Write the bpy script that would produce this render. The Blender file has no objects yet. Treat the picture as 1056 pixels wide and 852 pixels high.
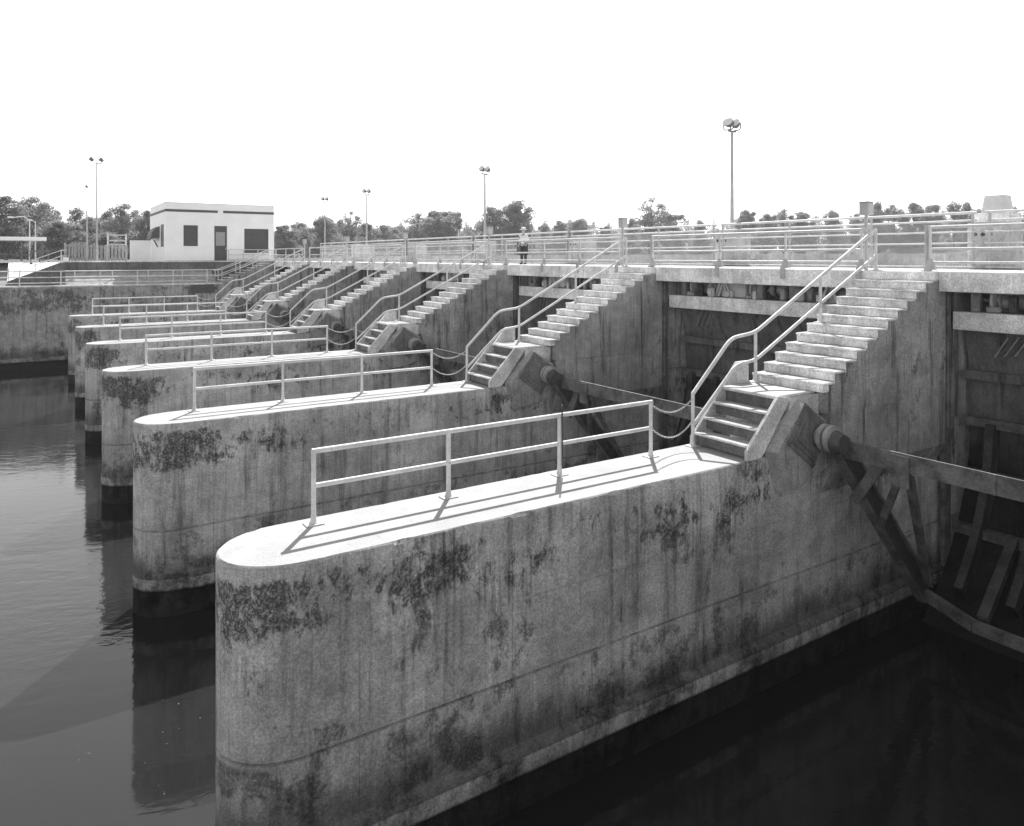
import bpy, bmesh, math, random
from mathutils import Vector, Matrix
random.seed(7)
SC = bpy.context.scene
COL = SC.collection
rad = math.radians

# ---------------------------------------------------------------- survey of the place
S = 9.4054            # spacing of the piers along the dam (Y)
N = 6                 # piers in view
ZW = -4.5             # tailwater level
ZD = 3.56             # bridge deck level
YA = 65.7             # face of the far abutment
ZA = 1.75             # top of the abutment terraces
F_PX, CX, V0, T, H = 758.14, 524.31, 265.51, 0.5748, 3.8967

def bearing(u, depth):
    """ground position seen at a bearing (column of the survey sheet) and depth along the view axis"""
    r = (u - CX) / F_PX
    return (depth * (math.sin(T) + r * math.cos(T)), depth * (math.cos(T) - r * math.sin(T)))

ORD = ['nearest', 'second', 'third', 'fourth', 'fifth', 'farthest']

# ---------------------------------------------------------------- materials
def nt_new(name):
    m = bpy.data.materials.new(name); m.use_nodes = True
    nt = m.node_tree
    b = nt.nodes['Principled BSDF']
    return m, nt, b

def nd(nt, typ, **kw):
    n = nt.nodes.new(typ)
    for k, v in kw.items():
        if k.startswith('i_'):
            n.inputs[int(k[2:]) if k[2:].isdigit() else k[2:]].default_value = v
        else:
            setattr(n, k, v)
    return n

def L(nt, a, b): nt.links.new(a, b)

def math_n(nt, op, a, b=None, clamp=False):
    n = nt.nodes.new('ShaderNodeMath'); n.operation = op; n.use_clamp = clamp
    for i, v in enumerate((a, b)):
        if v is None: continue
        if isinstance(v, (int, float)): n.inputs[i].default_value = v
        else: L(nt, v, n.inputs[i])
    return n.outputs[0]

def noise(nt, vec, scale, detail=4, rough=.6, dist=0):
    n = nt.nodes.new('ShaderNodeTexNoise')
    n.inputs['Scale'].default_value = scale; n.inputs['Detail'].default_value = detail
    n.inputs['Roughness'].default_value = rough; n.inputs['Distortion'].default_value = dist
    L(nt, vec, n.inputs['Vector'])
    return n.outputs['Fac']

def mapr(nt, v, a, b, c=0., d=1., smooth=True):
    n = nt.nodes.new('ShaderNodeMapRange'); n.clamp = True
    if smooth: n.interpolation_type = 'SMOOTHSTEP'
    L(nt, v, n.inputs[0])
    for i, x in enumerate((a, b, c, d)): n.inputs[i + 1].default_value = x
    return n.outputs[0]

def scaled(nt, vec, sx, sy, sz):
    n = nt.nodes.new('ShaderNodeVectorMath'); n.operation = 'MULTIPLY'
    L(nt, vec, n.inputs[0]); n.inputs[1].default_value = (sx, sy, sz)
    return n.outputs[0]

def mixv(nt, fac, a, b):
    n = nt.nodes.new('ShaderNodeMix'); n.data_type = 'FLOAT'; n.clamp_factor = True
    for i, v in ((0, fac), (2, a), (3, b)):
        if isinstance(v, (int, float)): n.inputs[i].default_value = v
        else: L(nt, v, n.inputs[i])
    return n.outputs[0]

def grey(nt, val, bsdf):
    c = nt.nodes.new('ShaderNodeCombineColor')
    for i in range(3): L(nt, val, c.inputs[i])
    L(nt, c.outputs[0], bsdf.inputs['Base Color'])

def bump(nt, h, bsdf, strength=.3, dist=.02):
    n = nt.nodes.new('ShaderNodeBump'); n.inputs['Strength'].default_value = strength
    n.inputs['Distance'].default_value = dist
    L(nt, h, n.inputs['Height']); L(nt, n.outputs[0], bsdf.inputs['Normal'])

def plain(name, g, rough=.6, metal=0., var=.25, sc=3., spec=.3, bmp=.1):
    m, nt, b = nt_new(name)
    geo = nd(nt, 'ShaderNodeNewGeometry'); p = geo.outputs['Position']
    n1 = noise(nt, p, sc, 6, .65); n2 = noise(nt, p, sc * 9, 3, .6)
    f = mapr(nt, math_n(nt, 'ADD', math_n(nt, 'MULTIPLY', n1, .7), math_n(nt, 'MULTIPLY', n2, .3)), .3, .7, 1 - var, 1 + var)
    grey(nt, math_n(nt, 'MULTIPLY', f, g), b)
    b.inputs['Roughness'].default_value = rough; b.inputs['Metallic'].default_value = metal
    b.inputs['Specular IOR Level'].default_value = spec
    if bmp: bump(nt, n2, b, bmp, .01)
    return m

def pipe_paint(name, g):
    m, nt, b = nt_new(name)
    geo = nd(nt, 'ShaderNodeNewGeometry'); p = geo.outputs['Position']
    n1 = noise(nt, p, 2.2, 5, .65); n2 = noise(nt, p, 19, 5, .7)
    v = math_n(nt, 'MULTIPLY', mapr(nt, n1, .3, .7, .82, 1.15), mapr(nt, n2, .3, .7, .9, 1.08))
    rust = math_n(nt, 'MULTIPLY', mapr(nt, n2, .58, .66), mapr(nt, n1, .46, .6))
    grey(nt, math_n(nt, 'MULTIPLY', mixv(nt, rust, v, .35), g), b)
    b.inputs['Roughness'].default_value = .6; b.inputs['Specular IOR Level'].default_value = .3
    bump(nt, n2, b, .15, .01)
    return m

def concrete(name, base=.3, top=.52, lichen=.0, streak=.5, tide=False, band=(-1.25, -.12), patch=.0, bay_shade=False):
    """weathered board-marked concrete: worn tops with sun glare balanced in their colour, rain streaks, lichen near the coping, wet algae at the waterline"""
    m, nt, b = nt_new(name)
    geo = nd(nt, 'ShaderNodeNewGeometry'); p = geo.outputs['Position']
    sep = nd(nt, 'ShaderNodeSeparateXYZ'); L(nt, p, sep.inputs[0]); z = sep.outputs[2]
    nsep = nd(nt, 'ShaderNodeSeparateXYZ'); L(nt, geo.outputs['True Normal'], nsep.inputs[0])
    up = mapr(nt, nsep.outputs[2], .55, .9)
    if bay_shade: up = math_n(nt, 'MULTIPLY', up, 0.)
    if tide: up = math_n(nt, 'MULTIPLY', up, mapr(nt, z, -.4, -.2))
    big = noise(nt, p, .55, 5, .6)
    mid = noise(nt, p, 2.6, 8, .68)
    fine = noise(nt, p, 28, 4, .7)
    speck = noise(nt, p, 75, 2, .6)
    st1 = noise(nt, scaled(nt, p, 3.2, 3.2, .22), 1.3, 7, .68, .25)
    st2 = noise(nt, scaled(nt, p, 9, 9, .35), 1.3, 5, .65, .3)
    v = math_n(nt, 'MULTIPLY', mapr(nt, big, .3, .7, .72, 1.22), mapr(nt, mid, .3, .7, .80, 1.18))
    v = math_n(nt, 'MULTIPLY', v, mapr(nt, fine, .34, .66, .77, 1.2))
    v = math_n(nt, 'MULTIPLY', v, mapr(nt, speck, .36, .64, .82, 1.15))
    # rain streaks (dark) and lime runs (light)
    v = math_n(nt, 'MULTIPLY', v, mapr(nt, st1, .5, .68, 1., 1. - .6 * streak))
    v = math_n(nt, 'MULTIPLY', v, mapr(nt, st2, .54, .75, 1., 1. - .4 * streak))
    v = math_n(nt, 'MULTIPLY', v, mapr(nt, st2, .28, .44, 1.3, 1.))
    x = sep.outputs[0]
    grit = noise(nt, p, 21, 6, .8)
    if lichen:
        w = mapr(nt, z, band[1] - .2, band[1] + .08, 1., .25)
        w = math_n(nt, 'MULTIPLY', w, mapr(nt, z, band[0] - .5, band[0] + .5))
        zone = noise(nt, scaled(nt, p, .8, .8, .8), 1., 3, .6)
        frag = noise(nt, scaled(nt, p, 5.5, 5.5, 3.2), 1., 8, .75, .35)
        crit = math_n(nt, 'ADD', math_n(nt, 'MULTIPLY', zone, .6), math_n(nt, 'MULTIPLY', frag, .78))
        crit = math_n(nt, 'ADD', crit, math_n(nt, 'MULTIPLY', math_n(nt, 'SUBTRACT', w, 1.), .26))
        if tide:   # the round nose catches the most damp
            crit = math_n(nt, 'ADD', crit, mapr(nt, x, 2.4, 4.6, .11, 0.))
        mk = math_n(nt, 'MULTIPLY', mapr(nt, crit, .705, .80), mapr(nt, grit, .36, .56, .3, 1.))
        v = mixv(nt, math_n(nt, 'MULTIPLY', mk, .95 * lichen), v, .11)
        # drips under the lichen
        dr = math_n(nt, 'MULTIPLY', mapr(nt, st2, .5, .62), mapr(nt, zone, .5, .66))
        dr = math_n(nt, 'MULTIPLY', dr, mapr(nt, z, band[0] - 1.4, band[1] - .2))
        v = math_n(nt, 'MULTIPLY', v, mapr(nt, dr, 0., 1., 1., .5, False))
    if patch:
        zone = noise(nt, scaled(nt, p, .62, .62, .62), 1.3, 2, .5)
        frag = noise(nt, scaled(nt, p, 4.0, 4.0, 2.4), 1., 8, .74, .4)
        crit = math_n(nt, 'ADD', math_n(nt, 'MULTIPLY', zone, .7), math_n(nt, 'MULTIPLY', frag, .6))
        mk = math_n(nt, 'MULTIPLY', mapr(nt, crit, .75, .825), mapr(nt, grit, .36, .56, .3, 1.))
        v = mixv(nt, math_n(nt, 'MULTIPLY', mk, .95 * patch), v, .11)
    if tide:
        # form joints: faint upright lines and one lift line
        fx = math_n(nt, 'ABSOLUTE', math_n(nt, 'SUBTRACT', math_n(nt, 'FRACT', math_n(nt, 'MULTIPLY', x, .41)), .5))
        ln = math_n(nt, 'MULTIPLY', mapr(nt, fx, .0, .006, 1., 0.), mapr(nt, big, .42, .6))
        fz = math_n(nt, 'ABSOLUTE', math_n(nt, 'ADD', z, 1.32))
        ln = math_n(nt, 'MAXIMUM', ln, math_n(nt, 'MULTIPLY', mapr(nt, fz, .0, .03, 1., 0.), mapr(nt, mid, .45, .6, 0., .7)))
        v = math_n(nt, 'MULTIPLY', v, mapr(nt, ln, 0., 1., 1., .6, False))
        # algae below the construction joint and above the water
        alg = noise(nt, scaled(nt, p, .9, .9, .9), 1., 7, .7)
        ma = math_n(nt, 'MULTIPLY', mapr(nt, alg, .5, .6), mapr(nt, z, -2.62, -2.5, 1., 0.))
        ma = math_n(nt, 'MULTIPLY', ma, mapr(nt, grit, .36, .52, .35, 1.))
        v = math_n(nt, 'MULTIPLY', v, mapr(nt, ma, 0., 1., 1., .38, False))
        wob = math_n(nt, 'MULTIPLY', math_n(nt, 'SUBTRACT', noise(nt, scaled(nt, p, 1.2, 1.2, .5), 1., 6, .7), .5), 1.3)
        zz = math_n(nt, 'ADD', z, wob)
        v = math_n(nt, 'MULTIPLY', v, mapr(nt, zz, -3.5, -2.7, .34, 1.))
        # the ledge is scraped paler, everything under it is black with wet weed
        led = math_n(nt, 'MULTIPLY', mapr(nt, z, -3.64, -3.6, 1., 0.), mapr(nt, frag, .35, .6, 1.1, 2.6))
        v = math_n(nt, 'MULTIPLY', v, math_n(nt, 'MAXIMUM', led, mapr(nt, z, -3.64, -3.6, 0., 1.)))
        v = math_n(nt, 'MULTIPLY', v, mapr(nt, z, -3.92, -3.84, .08, 1.))
    if bay_shade:  # shade of the deep gate bay painted over the wet slime, darker downwards
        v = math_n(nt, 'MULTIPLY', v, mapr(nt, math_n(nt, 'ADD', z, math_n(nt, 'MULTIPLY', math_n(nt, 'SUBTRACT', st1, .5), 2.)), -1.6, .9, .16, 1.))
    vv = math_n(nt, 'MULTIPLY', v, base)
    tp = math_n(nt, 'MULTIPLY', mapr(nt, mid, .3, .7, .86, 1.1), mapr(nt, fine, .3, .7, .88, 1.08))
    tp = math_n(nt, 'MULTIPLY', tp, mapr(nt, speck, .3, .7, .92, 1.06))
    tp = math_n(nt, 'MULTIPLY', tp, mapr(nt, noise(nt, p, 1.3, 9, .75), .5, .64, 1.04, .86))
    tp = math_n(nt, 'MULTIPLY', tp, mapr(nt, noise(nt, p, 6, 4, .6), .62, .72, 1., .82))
    tp = math_n(nt, 'MULTIPLY', tp, top)  # tone of upward faces is balanced in the colour against full sun
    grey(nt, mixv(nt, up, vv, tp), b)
    b.inputs['Roughness'].default_value = .92; b.inputs['Specular IOR Level'].default_value = .15
    hh = math_n(nt, 'ADD', math_n(nt, 'MULTIPLY', mid, .6), math_n(nt, 'MULTIPLY', fine, .4))
    bump(nt, hh, b, .45, .02)
    return m

M = {}
M['pier'] = concrete('pier_concrete', .45, .36, lichen=1., streak=.8, tide=True, patch=.8)
M['wall'] = concrete('stair_wall_concrete', .34, .45, streak=1.2, patch=.75)
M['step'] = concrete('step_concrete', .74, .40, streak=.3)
M['cheek'] = concrete('cheek_concrete', .62, .5, streak=.15)
M['beam'] = concrete('beam_concrete', .8, .5, streak=.3)
M['plate'] = concrete('rusty_anchor_plate', .2, .25, streak=.8, patch=.7)
M['pedc'] = concrete('pedestal_concrete', .55, .5, streak=.4)
M['parapet'] = concrete('parapet_concrete', .42, .45, streak=.4)
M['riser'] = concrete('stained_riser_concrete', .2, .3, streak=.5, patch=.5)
M['abut'] = concrete('abutment_concrete', .34, .55, lichen=.9, streak=.8, tide=True, band=(-.3, 1.6), patch=.8)
M['lowwall'] = concrete('retaining_wall_concrete', .14, .55, streak=.7)
M['corbel'] = concrete('corbel_concrete', .33, .4, streak=.7, patch=.3)
M['rail'] = pipe_paint('weathered_pipe_paint', .6)
M['post'] = plain('dull_post_paint', .42, .6, 0, .15, 4)
M['chain'] = plain('chain_steel', .5, .45, 0, .2, 8)
M['gate'] = plain('gate_steel', .07, .7, 0, .55, 1.6, .2, .2)
M['gate_beam'] = plain('gate_beam_paint', .13, .65, 0, .6, 2.2, .2, .15)
M['hub'] = plain('worn_hub_metal', .32, .6, 0, .3, 5, .3)
M['skin'] = concrete('gate_skin_plate', .16, .2, streak=.9, patch=.6, bay_shade=True)
M['iron'] = plain('dark_iron', .06, .5, 0, .4, 6, .4)
M['mach'] = plain('hoist_machinery', .3, .5, 0, .6, 4, .4)
M['white'] = plain('white_render', .92, .8, 0, .045, .9, .2, .05)
M['trim'] = plain('dark_trim', .09, .6, 0, .15, 3)
M['shutter'] = plain('dark_shutter', .075, .5, 0, .15, 5)
M['door_panel'] = plain('grey_door_panel', .32, .6, 0, .1, 5)
M['roofing'] = plain('roof_felt', .4, .9, 0, .1, 2)
M['lamp'] = plain('lamp_housing', .2, .5, 0, .2, 5)
M['lens'] = plain('lamp_glass', .7, .2, 0, .05, 5, .5, 0)
M['switch'] = plain('switch_box_paint', .45, .6, 0, .15, 3)
M['slat'] = plain('faded_slats', .3, .8, 0, .3, 3)
M['grey_box'] = plain('grey_cabinet_paint', .6, .6, 0, .15, 3)
M['pale_metal'] = plain('pale_sheet_metal', .6, .5, 0, .1, 3)
M['bark'] = plain('bark', .1, .95, 0, .4, 3)
M['skin_tone'] = plain('skin_tone', .35, .6, 0, .05, 8, .3, 0)
M['cloth_pale'] = plain('pale_cloth', .7, .9, 0, .08, 10, .1)
M['cloth_dark'] = plain('dark_cloth', .05, .9, 0, .2, 10, .1)
M['wood'] = plain('weathered_wood', .16, .9, 0, .3, 5)

def foliage(name, g):
    m, nt, b = nt_new(name)
    out = nt.nodes['Material Output']
    geo = nd(nt, 'ShaderNodeNewGeometry')
    n1 = noise(nt, geo.outputs['Position'], .35, 3, .6)
    ri = math_n(nt, 'MULTIPLY', geo.outputs['Random Per Island'], .7)
    v = math_n(nt, 'MULTIPLY', math_n(nt, 'ADD', math_n(nt, 'ADD', ri, .5), math_n(nt, 'MULTIPLY', n1, .4)), g)
    grey(nt, v, b); b.inputs['Roughness'].default_value = .7; b.inputs['Specular IOR Level'].default_value = .25
    tr = nd(nt, 'ShaderNodeBsdfTranslucent')
    c = nd(nt, 'ShaderNodeCombineColor')
    for i in range(3): L(nt, math_n(nt, 'MULTIPLY', v, 1.2), c.inputs[i])
    L(nt, c.outputs[0], tr.inputs['Color'])
    mx = nd(nt, 'ShaderNodeMixShader'); mx.inputs[0].default_value = .6
    L(nt, b.outputs[0], mx.inputs[1]); L(nt, tr.outputs[0], mx.inputs[2]); L(nt, mx.outputs[0], out.inputs[0])
    return m
M['leaf'] = foliage('leaves', .19)
M['leaf_pale'] = foliage('pale_leaves', .19)
M['leaf_far'] = foliage('far_leaves', .2)
M['leaf_dark'] = foliage('dark_leaves', .13)

def ground_mat():
    m, nt, b = nt_new('grass_ground')
    geo = nd(nt, 'ShaderNodeNewGeometry'); p = geo.outputs['Position']
    n1 = noise(nt, p, .04, 6, .65); n2 = noise(nt, p, 1.4, 6, .7)
    v = math_n(nt, 'ADD', math_n(nt, 'MULTIPLY', n1, .16), math_n(nt, 'MULTIPLY', n2, .10))
    grey(nt, math_n(nt, 'ADD', v, .03), b)
    b.inputs['Roughness'].default_value = 1; b.inputs['Specular IOR Level'].default_value = .05
    bump(nt, n2, b, .6, .2)
    return m
M['ground'] = ground_mat()
M['bank'] = plain('dry_grass', .34, .95, 0, .35, 2.5, .05, .3)
M['paving'] = plain('pale_paving', .28, .95, 0, .15, .8, .1)

def water_mat(name, g, s1, s2):
    m, nt, b = nt_new(name)
    geo = nd(nt, 'ShaderNodeNewGeometry'); p = geo.outputs['Position']
    rot = nd(nt, 'ShaderNodeVectorRotate'); rot.inputs['Angle'].default_value = rad(24)
    rot.rotation_type = 'Z_AXIS'; L(nt, p, rot.inputs['Vector'])
    a = noise(nt, scaled(nt, rot.outputs[0], .8, 2.2, 1), 1.0, 3, .55, .4)
    c = noise(nt, scaled(nt, p, 3.2, 4.4, 1), 1.0, 3, .5, .2)
    amp = mapr(nt, noise(nt, p, .09, 3, .5), .35, .7, .25, 1.)
    h = math_n(nt, 'MULTIPLY', math_n(nt, 'ADD', math_n(nt, 'MULTIPLY', a, s1), math_n(nt, 'MULTIPLY', c, s2)), amp)
    bump(nt, h, b, 1., 1.)
    b.inputs['Base Color'].default_value = (g, g, g, 1)
    b.inputs['Roughness'].default_value = .06; b.inputs['IOR'].default_value = 1.35
    b.inputs['Specular IOR Level'].default_value = .75
    return m
M['water'] = water_mat('murky_water', .015, .012, .007)
M['lake'] = water_mat('lake_water', .06, .05, .01)

# ---------------------------------------------------------------- object helpers
def tag(o, label=None, cat=None, group=None, kind=None):
    if label: o['label'] = label
    if cat: o['category'] = cat
    if group: o['group'] = group
    if kind: o['kind'] = kind
    return o

def thing(name, label, cat, loc=(0, 0, 0), group=None):
    o = bpy.data.objects.new(name, None); COL.objects.link(o)
    o.location = loc; o.empty_display_size = .3
    return tag(o, label, cat, group)

def origin(o):
    v = Vector((0, 0, 0))
    while o is not None:
        v += Vector(o.location); o = o.parent
    return v

def obj(name, bm, mat, parent=None, smooth=None, loc=None):
    """link bm (built in world coordinates) as one mesh object, child of parent"""
    me = bpy.data.meshes.new(name)
    off = origin(parent) if parent else Vector(loc or (0, 0, 0))
    bmesh.ops.translate(bm, verts=bm.verts, vec=-off)
    bmesh.ops.recalc_face_normals(bm, faces=bm.faces) if len(bm.faces) < 60000 and not bm.faces.layers.int.get('raw') else None
    bm.to_mesh(me); bm.free()
    me.materials.append(mat)
    if smooth is not None:
        for p in me.polygons: p.use_smooth = True
        me.set_sharp_from_angle(angle=rad(smooth))
    o = bpy.data.objects.new(name, me); COL.objects.link(o)
    if parent: o.parent = parent
    elif loc: o.location = loc
    return o

def dup(root, loc, label=None):
    def cp(o, par):
        c = o.copy(); COL.objects.link(c)
        if par: c.parent = par
        for ch in list(o.children): cp(ch, c)
        return c
    r = cp(root, None); r.location = loc
    if label: r['label'] = label
    return r

def box(bm, x0, x1, y0, y1, z0, z1, bev=0., rot=None, piv=None):
    r = bmesh.ops.create_cube(bm, size=1)
    vs = r['verts']
    for v in vs:
        v.co = Vector(((x0 + x1) / 2 + v.co.x * (x1 - x0), (y0 + y1) / 2 + v.co.y * (y1 - y0), (z0 + z1) / 2 + v.co.z * (z1 - z0)))
    if bev:
        es = list({e for v in vs for e in v.link_edges})
        g = bmesh.ops.bevel(bm, geom=es, offset=bev, segments=1, affect='EDGES')
        vs = list({v for f in g['faces'] for v in f.verts} | {v for v in vs if v.is_valid})
    if rot: bmesh.ops.rotate(bm, verts=vs, cent=piv, matrix=rot)
    return vs

def bx(*a, **k):
    bm = bmesh.new(); box(bm, *a, **k); return bm

def tube(bm, pts, r, n=8, r2=None, caps=True):
    pts = [Vector(p) for p in pts]
    rings = []
    up = None
    for i, p in enumerate(pts):
        d = (pts[min(i + 1, len(pts) - 1)] - pts[max(i - 1, 0)]).normalized()
        if up is None:
            a = Vector((0, 0, 1)) if abs(d.z) < .9 else Vector((1, 0, 0))
            up = (a - d * a.dot(d)).normalized()
        else:
            up = (up - d * up.dot(d)).normalized()
        sd = d.cross(up)
        rr = r if r2 is None else r + (r2 - r) * i / (len(pts) - 1)
        rings.append([bm.verts.new(p + (up * math.cos(2 * math.pi * k / n) + sd * math.sin(2 * math.pi * k / n)) * rr) for k in range(n)])
    for a, b in zip(rings, rings[1:]):
        for k in range(n): bm.faces.new((a[k], a[(k + 1) % n], b[(k + 1) % n], b[k]))
    if caps:
        bm.faces.new(rings[0][::-1]); bm.faces.new(rings[-1])

def tb(pts, r, n=8, r2=None):
    bm = bmesh.new(); tube(bm, pts, r, n, r2); return bm

def prism_xz(bm, poly, y0, y1):
    a = [bm.verts.new((x, y0, z)) for x, z in poly]; b = [bm.verts.new((x, y1, z)) for x, z in poly]
    bm.faces.new(a); bm.faces.new(b[::-1])
    for i in range(len(poly)):
        j = (i + 1) % len(poly); bm.faces.new((a[j], a[i], b[i], b[j]))

def prism_yz(bm, poly, x0, x1):
    a = [bm.verts.new((x0, y, z)) for y, z in poly]; b = [bm.verts.new((x1, y, z)) for y, z in poly]
    bm.faces.new(a); bm.faces.new(b[::-1])
    for i in range(len(poly)):
        j = (i + 1) % len(poly); bm.faces.new((a[j], a[i], b[i], b[j]))

def bar(bm, p, q, w, t, up=(0, 0, 1)):
    """rectangular bar from p to q: w across, t along the up-ish direction"""
    p, q = Vector(p), Vector(q); d = (q - p).normalized(); up = Vector(up)
    u = (up - d * up.dot(d)).normalized(); s = d.cross(u)
    vs = [[bm.verts.new(c + s * a * w / 2 + u * b * t / 2) for a, b in ((-1, -1), (1, -1), (1, 1), (-1, 1))] for c in (p, q)]
    bm.faces.new(vs[0][::-1]); bm.faces.new(vs[1])
    for k in range(4): bm.faces.new((vs[0][k], vs[0][(k + 1) % 4], vs[1][(k + 1) % 4], vs[1][k]))

def cyl(bm, c, axis, r, h, n=24, r2=None):
    c = Vector(c); a = Vector(axis).normalized()
    tube(bm, [c, c + a * h], r, n, r2)

def lathe(bm, c, prof, n=16):
    c = Vector(c)
    rings = [[bm.verts.new(c + Vector((r * math.cos(2 * math.pi * k / n), r * math.sin(2 * math.pi * k / n), z))) for k in range(n)] for r, z in prof]
    for a, b in zip(rings, rings[1:]):
        for k in range(n): bm.faces.new((a[k], a[(k + 1) % n], b[(k + 1) % n], b[k]))
    bm.faces.new(rings[0][::-1]); bm.faces.new(rings[-1])

# ---------------------------------------------------------------- pier
YN, YF = 9.3, 10.86          # faces of the pier stem
WN, WF = 9.06, 10.80         # faces of the wider wall that carries the stairs
YC = (YN + YF) / 2; RN = (YF - YN) / 2
X0, XN, XE = 2.01, 2.01 + .97, 18.3

def outline(o):
    pts = []; oo = o; o = o * .08 if o > 0 else o
    n = 26
    for i in range(n + 1):
        a = math.pi / 2 + math.pi * i / n
        pts.append((XN + math.cos(a) * (XN - X0 + o), YC + math.sin(a) * (RN + o)))
    o = oo
    xs = [3.2 + .16 * i for i in range(58)] + [12.7, 14, 16]
    for x in xs: pts.append((x, YN - o))
    pts.append((24., YN - o)); pts.append((24., YF + o))
    for x in xs[::-1]: pts.append((x, YF + o))
    return pts

def pier_body():
    bm = bmesh.new()
    prof = [(-7.2, .03), (-3.98, .03), (-3.9, .13), (-3.68, .16), (-3.56, .12), (-3.5, .0), (-2.53, 0), (-2.515, -.06), (-2.485, -.06), (-2.47, 0), (-1.2, 0), (-.05, 0), (-.02, -.008), (0, -.03)]
    rings = [[bm.verts.new((x, y, z)) for x, y in outline(o)] for z, o in prof]
    n = len(rings[0]); rng = random.Random(3)
    for k in range(n):
        chip = rng.random() < .09
        d = rng.uniform(.012, .03) if chip else rng.uniform(-.004, .006)
        for q, m in ((-2, 1.), (-1, .9)):
            v = rings[q][k].co; v.y += d * m * (1 if v.y < YC else -1)
        rings[-2][k].co.z -= d * .7
    for a, b in zip(rings, rings[1:]):
        for k in range(n): bm.faces.new((a[k], a[(k + 1) % n], b[(k + 1) % n], b[k]))
    bm.faces.new(rings[-1]); bm.faces.new(rings[0][::-1])
    return bm

RISE, GO = .2, .392
def tread(i): return 13.5 + GO * (i - 1), 1.14 + RISE * i

PIER = thing('concrete_pier', '', 'pier', (9, YC, ZW), 'round nosed piers of the dam')
obj('pier_body', pier_body(), M['pier'], PIER, 28)
bm = bmesh.new()
poly = [(13.69, .68), (13.69, 1.1)]
for i in range(1, 12):
    x, z = tread(i); x = max(x, 13.69)
    poly += [(x, z - .052), (max(tread(i + 1)[0], 13.69), z - .052)]
poly += [(tread(12)[0], 3.33), (XE, 3.33), (XE, .68)]
poly = [p for i, p in enumerate(poly) if i == 0 or p != poly[i - 1]]
prism_xz(bm, poly, WN, WF)
prism_yz(bm, [(YN - .002, -1.0), (WN + .015, -.55), (WN + .015, .675), (WF - .01, .675), (WF - .01, -1.0)], 13.75, XE - .003)
obj('stair_wall', bm, M['wall'], PIER)
bm = bmesh.new()
box(bm, XE - .2, 23.9, WN + .12, WF + .02, -.0, 3.33)
obj('gate_tower', bm, M['wall'], PIER)
obj('deck_cap', bx(tread(12)[0], 23.9, WN - .003, WF + .003, 3.332, ZD, bev=.02), M['step'], PIER)
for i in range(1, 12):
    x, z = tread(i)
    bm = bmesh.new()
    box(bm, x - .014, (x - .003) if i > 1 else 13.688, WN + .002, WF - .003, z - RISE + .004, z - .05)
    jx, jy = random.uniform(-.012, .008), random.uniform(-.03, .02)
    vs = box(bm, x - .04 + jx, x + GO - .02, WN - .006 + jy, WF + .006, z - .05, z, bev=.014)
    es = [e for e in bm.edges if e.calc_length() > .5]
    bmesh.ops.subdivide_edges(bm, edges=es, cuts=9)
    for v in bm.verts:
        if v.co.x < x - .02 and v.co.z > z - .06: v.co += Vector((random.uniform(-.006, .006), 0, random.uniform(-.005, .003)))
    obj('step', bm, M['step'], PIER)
obj('landing_block', bx(12.72, 13.685, YN - .004, WF - .02, .002, 1.082), M['cheek'], PIER)
obj('landing', bx(12.34, 13.6, 9.33, 10.72, 1.084, 1.145, bev=.012), M['step'], PIER)
bm = bmesh.new()
base = [(11.98, .12), (12.25, -.74), (12.95, -.68), (13.74, -.45), (13.74, .6), (12.96, 1.03), (12.45, .62)]
a = [bm.verts.new((x, YN + .02, z)) for x, z in base]
cxm, czm = 12.95, .12
b = [bm.verts.new((cxm + (x - cxm) * .9, YN - .22, czm + (z - czm) * .9)) for x, z in base]
bm.faces.new(b)
for i in range(len(base)):
    j = (i + 1) % len(base); bm.faces.new((a[i], a[j], b[j], b[i]))
obj('corbel', bm, M['corbel'], PIER)
# anchor plate: square turned to the line of the gate arms, with a raised ring of bolts
bm = bmesh.new()
ang = rad(-36); R3 = Matrix.Rotation(-ang, 3, 'Y'); pv = Vector((13.03, YN - .22, .34))
for s, t0, t1 in ((1.02, 0, .03), (.8, .03, .045), (.6, .045, .06)):
    h = s / 2; box(bm, pv.x - h, pv.x + h, pv.y - t1, pv.y - t0 - .002, pv.z - h * .92, pv.z + h * .92, rot=R3, piv=pv, bev=.012)
for sx in (-1, 1):
    for sz in (-.6, 0, .6):
        p = pv + R3 @ Vector((sx * .46, -.03, sz * .66)); cyl(bm, p, (0, -1, 0), .02, .03, 8)
obj('anchor_plate', bm, M['plate'], PIER)
bm = bmesh.new()
prism_xz(bm, [(12.5, 1.06), (13.36, 1.06), (13.36, 1.6), (13.0, 1.6)], WF + .01, WF + .09)
obj('far_cheek', bm, M['cheek'], PIER)
bm = bmesh.new()
tube(bm, [(XE + .12, WN - .0, -.2), (XE + .12, WN - .0, 3.0)], .035, 8)
box(bm, XE + .003, XE + .3, WN + .02, WN + .118, -3.5, 3.06)
obj('guide_rail', bm, M['gate_beam'], PIER)

def stair_set():
    t = thing('short_stair', '', 'stair', (11.5, YC, 0), 'short stairs up from the pier tops')
    for y0, y1 in ((9.27, 9.35), (10.66, 10.74)):
        bm = bmesh.new()
        prism_xz(bm, [(11.43, .004), (11.83, .004), (11.92, .1), (12.74, 1.08), (12.36, 1.15), (11.43, .2)], y0, y1)
        bmesh.ops.bevel(bm, geom=list(bm.edges), offset=.008, segments=1, affect='EDGES')
        obj('stringer', bm, M['cheek'], t)
    for x, z in ((11.45, .29), (11.74, .57), (12.03, .86)):
        obj('tread', bx(x, x + .34, 9.352, 10.658, z - .045, z, bev=.008), M['step'], t)
        obj('riser', bx(x + .1, x + .13, 9.353, 10.657, z - .25, z - .048), M['riser'], t)
    obj('riser', bx(12.44, 12.5, 9.353, 10.657, .84, 1.082), M['riser'], t)
    return t
STAIR = stair_set()

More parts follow.
